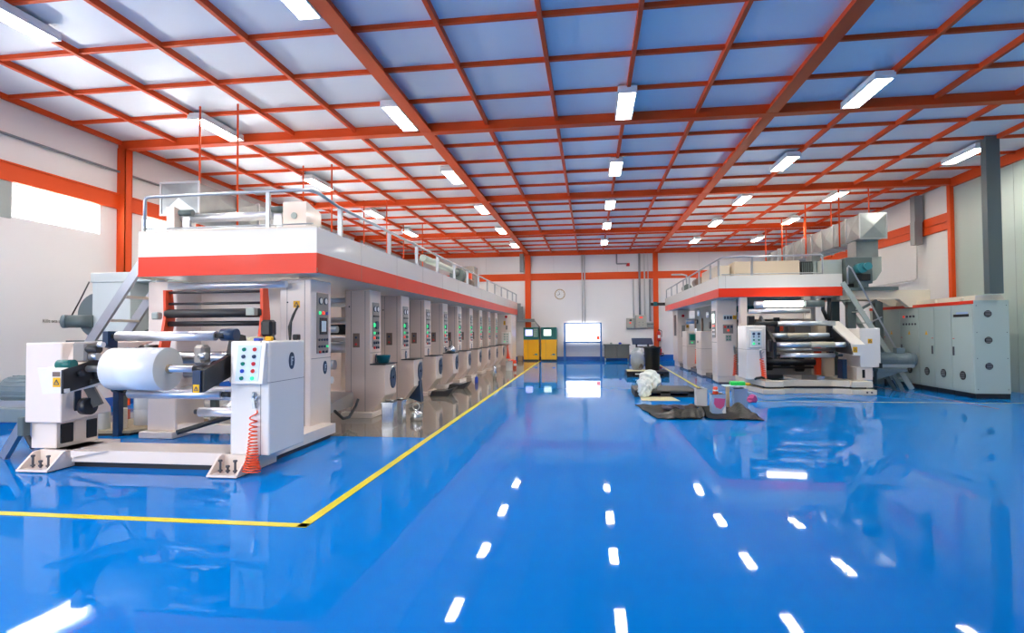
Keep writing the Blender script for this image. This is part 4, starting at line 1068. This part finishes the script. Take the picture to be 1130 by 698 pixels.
g = G().prism([(15.95, .36), (16.1, .36), (16.1, 1.05), (16.0, 1.12), (15.9, 1.05)], 'x', 4.33, 4.38); g.build('splice_arm', 'redplate', t)
G().box(4.05, 6.3, 16.7, 16.75, .3, 1.75).build('inner_panel', 'plate', t)
G().box(5.95, 6.35, 16.2, 17.0, .3, 1.7, bev=.01).build('inner_frame', 'tanbox', t)
for (x, z) in ((4.6, .45), (5.05, .5), (5.4, .42)): G().box(x, x+.25, 16.3, 16.5, z, z+.4, bev=.03).build('gear_block', 'black', t)
for (x, z, m) in ((4.5, 1.75, 'brownplate'), (5.0, 1.55, 'redlid'), (5.3, 1.52, 'brownplate'), (4.25, 1.4, 'black')): G().box(x, x+.16, 16.4, 16.6, z-.05, z+.1, bev=.02).build('valve_block', m, t)
G().tube([(6.1, 16.2, 2.35), (6.05, 16.1, 2.05), (6.15, 16.1, 1.8)], .05).build('cable', 'black', t)
G().tube([(6.25, 16.2, 2.35), (6.2, 16.1, 2.05), (6.2, 16.1, 1.75)], .05).build('cable', 'black', t)
G().box(5.98, 6.1, 15.6, 15.75, .85, 1.75).build('arm_link', 'black', t)
G().box(4.3, 4.4, 14.75, 14.95, 1.0, 1.3, bev=.02).build('shaft_chuck', 'black', t)
G().box(4.6, 4.72, 15.3, 15.4, 1.45, 1.85).build('roller_clamp', 'black', t); G().box(3.95, 4.1, 15.2, 15.4, 1.6, 1.9, bev=.02).build('roller_clamp', 'black', t)
t2 = thing('air_hose', 'red coiled air hose on the rewinder cabinet of right press', 'air hose', (4.2, 14.9, .3))
air_gun(4.15, 14.95, .98, 1.3).build('blow_gun', 'steel', t2)
coil((4.16, 14.92, .84), (4.21, 14.87, .36), .045, .065, 11, .011, .8).build('coil', 'hose', t2)
tag(G().tube([(4.0, 14.9, .33), (4.02, 14.85, .36), (4.12, 14.8, .38), (4.2, 14.85, .36)], .03).build('cable', 'black'), 'black cable end at foot of rewinder cabinet', 'cable')
t = motor(7.05, 7.9, 15.5, .78, .16, 'blue grey motor sticking out right of the rewinder')
G().box(6.95, 7.6, 15.2, 15.8, .5, .57).build('bracket', 'motor', t)
G().prism([(6.95, .5), (7.55, .5), (6.95, .3)], 'y', 15.25, 15.3).build('bracket_web', 'motor', t)
G().bar((7.3, 15.3, .5), (7.55, 15.3, .02), .06, .08).build('bracket_strut', 'greygreen', t)
G().bar((7.3, 15.7, .5), (7.55, 15.7, .02), .06, .08).build('bracket_strut', 'greygreen', t)
G().cyl((7.48, 15.5, .78), (7.92, 15.5, .78), .17, seg=24).build('fan_cover', 'motor', t)

# stairs, support, fan and ducts at right
t = thing('access_stairs', 'grey steel stairs with handrail down right side of right press', 'stairs', (7.2, 16.2, 0))
def sp_(y, z): return (6.5+(2.72-z)*.583, y, z)
for y in (15.95, 16.5): G().bar(sp_(y, 2.75), sp_(y, .0), .04, .12).build('stringer', 'palegreen', t)
for k in range(9):
    z = .25+k*.29; x = sp_(0, z)[0]; G().box(x-.08, x+.1, 15.97, 16.48, z-.015, z+.015).build('tread', 'palegreen', t)
G().tube([(6.6, 15.92, 2.7), (6.6, 15.92, 3.12), (6.63, 15.92, 3.17), (6.7, 15.92, 3.1), (7.75, 15.92, .95), (7.8, 15.92, .8)], .022).build('handrail', 'alu', t)
G().bar((7.1, 15.92, 1.7), (7.4, 15.92, 1.85), .02, .03).build('rail_strut', 'alu', t)
t = thing('fan_stand', 'cream beam and dark posts carrying the fan right of press', 'stand', (7.4, 16.4, 0))
G().prism([(6.55, 2.32), (8.0, 2.32), (8.25, 2.1), (8.75, 2.1), (8.75, 2.55), (6.55, 2.55)], 'y', 16.3, 16.5).build('cream_beam', 'cream', t)
G().prism([(6.55, 2.32), (8.0, 2.32), (8.25, 2.18), (8.75, 2.18), (8.75, 2.55), (6.55, 2.55)], 'y', 17.3, 17.5).build('cream_beam', 'cream', t)
G().box(6.6, 7.95, 16.2, 17.5, 2.55, 2.64).build('top_plate', 'greygreen', t)
for x, y in ((6.85, 16.4), (6.85, 17.4), (7.98, 17.4)): G().box(x-.1, x+.1, y-.08, y+.08, 0, 2.32).build('post', 'greygreen', t)
G().bar((6.9, 16.4, 1.95), (7.5, 16.4, 2.3), .06, .06).build('brace', 'greygreen', t)
t = thing('extraction_fan', 'dark grey centrifugal fan with teal motor beside right walkway', 'fan', (7.2, 16.7, 2.64))
G().box(6.76, 7.42, 16.4, 17.0, 2.75, 3.45, bev=.01).build('fan_casing', 'greygreen', t)
G().prism([(7.1, 2.8), (7.5, 2.76), (7.75, 2.88), (7.9, 3.12), (7.9, 3.52), (7.1, 3.52)], 'y', 16.95, 17.45).build('scroll', 'palegreen', t)
G().box(6.8, 7.3, 16.45, 17.0, 2.64, 2.75).build('base', 'black', t)
G().cyl((7.05, 16.1, 3.14), (7.05, 16.4, 3.14), .13, seg=20).build('motor_body', 'teal', t)
G().cyl((7.15, 16.02, 3.17), (7.15, 16.12, 3.17), .1, seg=20).build('motor_cap', 'teal', t)
G().box(7.02, 7.24, 16.1, 16.4, 2.8, 2.98, bev=.01).build('belt_guard', 'black', t)
G().box(6.95, 7.2, 16.15, 16.4, 2.64, 2.8).build('motor_mount', 'greygreen', t)
t = thing('plenum_box', 'long pale grey green plenum beside right walkway top', 'plenum', (6.5, 17.5, 2.98))
G().prism([(16.6, 3.0), (19.5, 3.0), (19.5, 3.35), (16.6, 3.42)], 'x', 6.24, 6.74).build('box_body', 'palegreen', t)
t = thing('air_duct', 'galvanised cross-braced air duct above right press', 'air duct', (7.5, 20, 3.97))
duct(t, 7.18, 7.82, 16.5, 25.0, 3.97, 4.62, 10)
g = G(); V = g.bm.verts.new
g.box(7.24, 7.8, 16.9, 17.45, 3.5, 3.97); g.build('drop_section', 'galv', t)
g = G().box(6.95, 7.2, 19.3, 19.8, 3.3, 3.97); g.build('drop_section', 'galv', t)

# cabinets at the right wall
Ys = [13.93, 14.7, 15.38, 16.05, 16.95, 17.85, 18.65]
clab = ['nearest grey green control cabinet with meter strip and vented end', 'second grey green control cabinet from the camera, plain door', 'third grey green control cabinet from the camera, one warning triangle and handle',
        'fourth grey green control cabinet, with two rows of buttons', 'fifth grey green control cabinet, warning triangle and no buttons', 'farthest grey green control cabinet beside the stairs']
for i in range(6):
    a, b = Ys[i], Ys[i+1]
    t = thing('control_cabinet', clab[i], 'control cabinet', (8.7, (a+b)/2, 0), 'grey green control cabinets at right')
    G().box(8.36, 9.04, a+.01, b-.01, 0, .11).build('plinth', 'black', t)
    G().box(8.345, 9.05, a, b, .11, 2.155, bev=.004).build('body', 'greencab', t)
    d = G().box(8.328, 8.345, a+.012, b-.012, .15, 2.07, bev=.004).build('door', 'greencab', t)
    G().box(8.325, 8.345, a, b, 2.08, 2.155).build('red_strip', 'stripe', t)
    v = G().disc((8.328, (a+b)/2, .48), 'x', .1, .1, -.012, seg=20).build('round_vent', 'black', d)
    g = G()
    for k in range(4): g.box(8.312, 8.317, (a+b)/2-.07, (a+b)/2+.07, .42+k*.035, .435+k*.035)
    g.build('vent_slats', 'pipegrey', v)
    if i in (0, 2, 3, 4):
        hy = b-.08 if i in (0, 3, 4) else a+.08
        h = G().box(8.305, 8.328, hy-.02, hy+.02, .92, 1.12, bev=.004).build('handle', 'ink', d)
        G().box(8.318, 8.328, hy-.03, hy+.03, 1.3, 1.315).build('red_tab', 'bred', d)
    if i in (2, 3, 4):
        yy = (a+b)/2
        g = G().prism([(yy-.05, 1.39), (yy+.05, 1.39), (yy, 1.49)], 'x', 8.322, 8.328); g.build('warning_triangle', 'sticker', d)
    if i == 3:
        for k in range(4): G().cyl((8.328, a+.2+k*.16, 1.86), (8.3, a+.2+k*.16, 1.86), .03, seg=10).build('lamp', 'rlit' if k == 3 else 'ink', d)
        for k in range(5): G().cyl((8.328, a+.14+k*.14, 1.66), (8.31, a+.14+k*.14, 1.66), .028, seg=10).build('button', 'ink', d)
    if i == 0:
        G().box(8.315, 8.328, a+.13, b-.1, 1.8, 1.86, bev=.003).build('meter_strip', 'black', d)
        G().box(8.318, 8.328, a+.16, b-.2, 1.865, 1.91).build('name_plate', 'tinblue', d)
        for z in (1.86, 1.28, .71):
            v = G().disc((8.625, a, z), 'y', .075, .075, -.015, seg=20).build('round_vent', 'black', t)
            g = G()
            for k in range(4): g.box(8.57, 8.68, a-.02, a-.015, z-.05+k*.03, z-.038+k*.03)
            g.build('vent_slats', 'pipegrey', v)
        g = G()
        for z in (2.04, 1.45, .88, .2):
            for x in (8.4, 9.0): g.cyl((x, a, z), (x, a-.006, z), .01, seg=6)
        g.build('end_screws', 'ink', t)
t = thing('cable_cover', 'cream cable cover lying along top of the green cabinets', 'cable cover', (8.7, 16.3, 2.155))
G().prism([(8.4, 2.155), (9.0, 2.155), (8.95, 2.27), (8.42, 2.27)], 'y', 13.97, 18.6).build('cover', 'cream', t)
for y in (14.4, 15.4, 16.4): G().box(8.36, 8.42, y-.04, y+.04, 2.16, 2.24, bev=.01).build('clip', 'cream', t)
# grey column, conduits on right wall
struct(G().box(8.55, 8.83, 13.72, 13.9, 2.29, CE-.02, bev=.006).build('trim_grey_column', 'greygreen'), 'dark grey square column rising behind the green cabinets')
g = G().box(XR-.3, XR-.06, 19.05, 19.3, 4.8, 5.6); g.box(XR-.34, XR-.12, 19.0, 19.25, 4.1, 4.8)
tag(g.build('cable_channel', 'pipegrey'), 'grey cranked trunk high on the right wall', 'cable channel')
pipe('conduit', [(XR-.1, 19.35, 4.4), (XR-.1, 19.4, 3.1), (XR-.1, 19.5, 3.06), (XR-.1, 24, 3.06)], .025, 'pipepale', 'thin conduit bending along the right wall')
pipe('conduit', [(XL+.05, 6.0, 5.06), (XL+.05, 13, 5.06), (XL+.05, 26, 5.06)], .025, 'pipegrey', 'thin grey conduit along top of the left wall')

# ================================================================== MIDDLE OF THE FLOOR
def pallet(x0, x1, y0, y1, h, lab, deck):
    t = thing('pallet', lab, 'pallet', ((x0+x1)/2, (y0+y1)/2, 0))
    G().box(x0, x1, y0, y1, h-.03, h, bev=.006).build('deck', deck, t)
    w = (x1-x0)
    for k in range(3):
        a = x0+w*(.0, .42, .86)[k]; G().box(a, a+w*(.14, .16, .14)[k], y0, y1, 0, h-.03).build('runner', 'pallet', t)
    G().box(x0, x1, y1-.1, y1, .0, h-.03).build('back_board', 'pallet', t)
    G().box(x0, x1, y0+.02, y0+.1, .0, .03).build('bottom_slat', 'pallet', t)
    G().box(x0, x1, y0, y0+.02, h-.07, h-.03).build('front_lip', 'pallet', t)
    return t
t = pallet(1.18, 2.55, 19.55, 20.85, .18, 'far black pallet carrying the bin and rubbish bag', 'pallet')
G().box(1.45, 1.62, 19.535, 19.55, .08, .12).build('marking', 'clockface', t)
tag(G().prism([(1.2, 19.7), (2.0, 19.65), (2.02, 20.5), (1.22, 20.5)], 'z', .181, .19).build('cardboard_sheet', 'kraft'), 'cardboard sheet on the far pallet under rubbish bag', 'cardboard')
t = pallet(1.0, 2.4, 13.72, 14.9, .16, 'near dark pallet with plastic bag at its corner', 'pallettop')
tag(G().prism([(1.09, 12.95), (1.92, 12.98), (1.84, 13.7), (1.12, 13.7)], 'z', .005, .012).build('cardboard_sheet', 'kraft'), 'flat cardboard sheet on floor before the near pallet', 'cardboard')
t = thing('rubbish_bin', 'tall black bin with side handles on the far pallet', 'bin', (2.08, 20.25, .18))
G().lathe((2.08, 20.25, .18), [(.22, 0), (.235, .02), (.275, .74), (.3, .75), (.3, .8), (.27, .8), (.26, .7)], seg=32).build('bin_body', 'bin', t)
for s_ in (-1, 1): G().tube([(2.08+.28*s_, 20.25, .78), (2.08+.37*s_, 20.22, .76), (2.08+.37*s_, 20.22, .68), (2.08+.27*s_, 20.25, .66)], .018).build('handle', 'bin', t)
G().tube([(1.95, 20.2, .94), (2.1, 20.15, 1.0), (2.25, 20.2, .95)], .03).build('bag_edge', 'black', t)

def blob(name, c, rx, ry, rz, m, par, seed, amp=.2, n=5, fq=9):
    bm = bmesh.new(); bmesh.ops.create_icosphere(bm, subdivisions=n, radius=1)
    rnd = random.Random(seed); ws = [(Vector((rnd.uniform(-1, 1), rnd.uniform(-1, 1), rnd.uniform(-1, 1)))*rnd.uniform(2, fq), rnd.uniform(0, 6), rnd.uniform(.3, 1)) for _ in range(10)]
    for v in bm.verts:
        p = v.co.copy(); d = 1+amp*sum(a*math.sin(w.dot(p)+ph) for w, ph, a in ws)/4
        q = p*d
        z = max(q.z, -.8)
        v.co = (c[0]+q.x*rx, c[1]+q.y*ry, c[2]+(z+.8)*rz)
    for f in bm.faces: f.smooth = True
    g = G(); g.bm.free(); g.bm = bm
    return g.build(name, m, par) if par else g.build(name, m)
t = thing('rubbish_bag', 'clear rubbish bag of scraps on the far pallet', 'rubbish bag', (1.6, 20.3, .19))
blob('bag_film', (1.6, 20.3, .192), .25, .22, .42, 'bag', t, 3, .12)
blob('scraps', (1.6, 20.3, .2), .2, .17, .22, 'scrap', t, 5, .2)
t = thing('plastic_bag', 'crumpled white plastic bag slumped on the near pallet', 'plastic bag', (1.36, 13.85, .16))
b = blob('bag_film', (1.38, 13.93, .165), .25, .2, .24, 'bagw', t, 11, .26, fq=16)
blob('bag_fold', (1.22, 13.6, .02), .16, .1, .22, 'bagw', t, 13, .3, fq=16)
t = thing('floor_sheet', '', 'sheet', (1.5, 11.3, 0), 'dark ink stained sheets on the floor')
def sheet(outline, seed, fold, lab, nx=26, ny=16):
    t = thing('floor_sheet', lab, 'sheet', ((outline[0][0]+outline[1][0])/2, outline[0][1], 0))
    A, B, C_, D = [Vector((*p, 0)) for p in outline]      # front-left, front-right, back-right, back-left
    rnd = random.Random(seed); ph = [rnd.uniform(0, 6) for _ in range(6)]
    g = G(); V = []
    for j in range(ny+1):
        row = []
        for i in range(nx+1):
            u, v = i/nx, j/ny
            p = (A.lerp(B, u)).lerp(D.lerp(C_, u), v)
            z = .006+.008*(1+math.sin(u*9+ph[0]+v*4)*math.sin(v*7+ph[1]))+.006*(1+math.sin(u*21+ph[2]-v*9))
            z += fold(u, v)
            row.append(g.bm.verts.new((p.x+.015*math.sin(v*17+ph[3]), p.y+.02*math.sin(u*19+ph[4]), z)))
        V.append(row)
    for j in range(ny):
        for i in range(nx):
            f = g.bm.faces.new((V[j][i], V[j][i+1], V[j+1][i+1], V[j+1][i])); f.smooth = True
    r = bmesh.ops.solidify(g.bm, geom=g.bm.faces[:], thickness=.004)
    g.build('sheet_film', 'tarp', t); return t
bpy.data.objects.remove(t)
def f1(u, v):
    return .13*math.exp(-((v-.2)/.1)**2)*min(1, max(0, (u-.12)*3))+.05*math.exp(-((u-.97)/.05)**2)
def f2(u, v):
    return .17*math.exp(-((u-.74)/.14)**2-((v-.55)/.25)**2)
sheet([(1.12, 10.3), (1.95, 10.3), (2.05, 12.1), (.9, 12.2)], 2, f1, 'dark stained sheet with raised fold, nearer the cardboard')
sheet([(1.98, 10.35), (2.9, 10.3), (3.0, 11.9), (2.1, 12.2)], 4, f2, 'dark stained sheet under the pink splashed tin')
blob('rags', (1.55, 11.35, .02), .2, .14, .06, 'rag', None, 21, .35)
tag(bpy.data.objects['rags'], 'small heap of dark rags on the folded sheet', 'rags')
# tins
t = tin(2.31, 11.1, .25, .22, .36, 'square tin splashed with pink ink on the dark sheet', 'tinblue')
G().prism([(2.23, .3), (2.42, .29), (2.4, .16), (2.34, .1), (2.26, .13), (2.22, .2)], 'y', 10.982, 10.988).build('ink_stain', 'pinkink', t)
G().prism([(2.36, .06), (2.42, .16), (2.43, .0), (2.39, .0)], 'y', 10.98, 10.986).build('ink_drip', 'film', t)
t = thing('paint_cup', 'orange red cup standing on the pink splashed tin', 'cup', (2.27, 11.08, .36))
G().lathe((2.27, 11.08, .36), [(.045, 0), (.05, .02), (.04, .1), (.045, .12), (.03, .14)], seg=18).build('cup_body', 'redlid', t)
G().lathe((2.27, 11.08, .42), [(.048, 0), (.047, .025)], seg=18).build('white_band', 'clockface', t)
tin(2.92, 12.0, .26, .22, .38, 'pale blue tin right of pink splashed tin', 'tinblue')
tin(2.2, 12.15, .22, .2, .36, 'grey tin left behind the pink splashed tin', 'pipepale')
tag(G().box(2.58, 3.0, 11.75, 12.05, .435, .455, bev=.004).build('board', 'pale'), 'pale board laid over the tins', 'board')
tag(G().box(2.72, 2.99, 11.8, 12.0, .455, .53, bev=.015).build('sponge', 'lime'), 'bright green sponge block on the pale board', 'sponge')
tag(G().lathe((3.04, 11.88, .455), [(.06, 0), (.07, .03), (.03, .05)], seg=12).build('lid', 'sticker'), 'small yellow lid beside the green sponge', 'lid')
tag(G().box(2.6, 2.66, 11.7, 11.76, .05, .435).build('wooden_post', 'wood'), 'short wooden stick propping the pale board', 'stick')
tag(blob('rag', (3.05, 11.6, .15), .09, .07, .09, 'pinkink', None, 31, .25), 'pink stained rag on right end of dark sheet', 'rag')

# ================================================================== LIGHT, CAMERA
w = bpy.data.worlds.new('World'); sc.world = w; w.use_nodes = True
bg = w.node_tree.nodes['Background']; bg.inputs['Strength'].default_value = 2.9
nt = w.node_tree                                     # bright hazy sky above a dim horizon outside the open end of the hall
tc = nt.nodes.new('ShaderNodeTexCoord'); sx = nt.nodes.new('ShaderNodeSeparateXYZ'); rp = nt.nodes.new('ShaderNodeValToRGB')
nt.links.new(tc.outputs['Generated'], sx.inputs[0]); nt.links.new(sx.outputs['Z'], rp.inputs[0]); nt.links.new(rp.outputs[0], bg.inputs['Color'])
rp.color_ramp.elements[0].position = 0.0; rp.color_ramp.elements[0].color = (.12, .12, .12, 1)
rp.color_ramp.elements[1].position = .06; rp.color_ramp.elements[1].color = (.97, .98, 1, 1)

f_px, yaw, pit, rol = 636.5, R(7.75), R(1.45), R(-.394)
F = Vector((-math.sin(yaw)*math.cos(pit), math.cos(yaw)*math.cos(pit), math.sin(pit)))
r_ = Vector((math.cos(yaw), math.sin(yaw), 0)); u_ = r_.cross(F)
Rr = r_*math.cos(rol)+u_*math.sin(rol); U = -r_*math.sin(rol)+u_*math.cos(rol)
cd = bpy.data.cameras.new('Camera'); cam = bpy.data.objects.new('Camera', cd); COL.objects.link(cam)
cam.matrix_world = Matrix(((Rr.x, U.x, -F.x, 0), (Rr.y, U.y, -F.y, 0), (Rr.z, U.z, -F.z, 1.55), (0, 0, 0, 1)))
cd.sensor_fit = 'HORIZONTAL'; cd.sensor_width = 36; cd.lens = f_px/1130*36; cd.clip_end = 200
sc.camera = cam
vs = sc.view_settings
vs.view_transform = 'Standard'; vs.look = 'None'; vs.gamma = 1; vs.exposure = 0.95; vs.use_curve_mapping = False
sc.cycles.max_bounces = 10
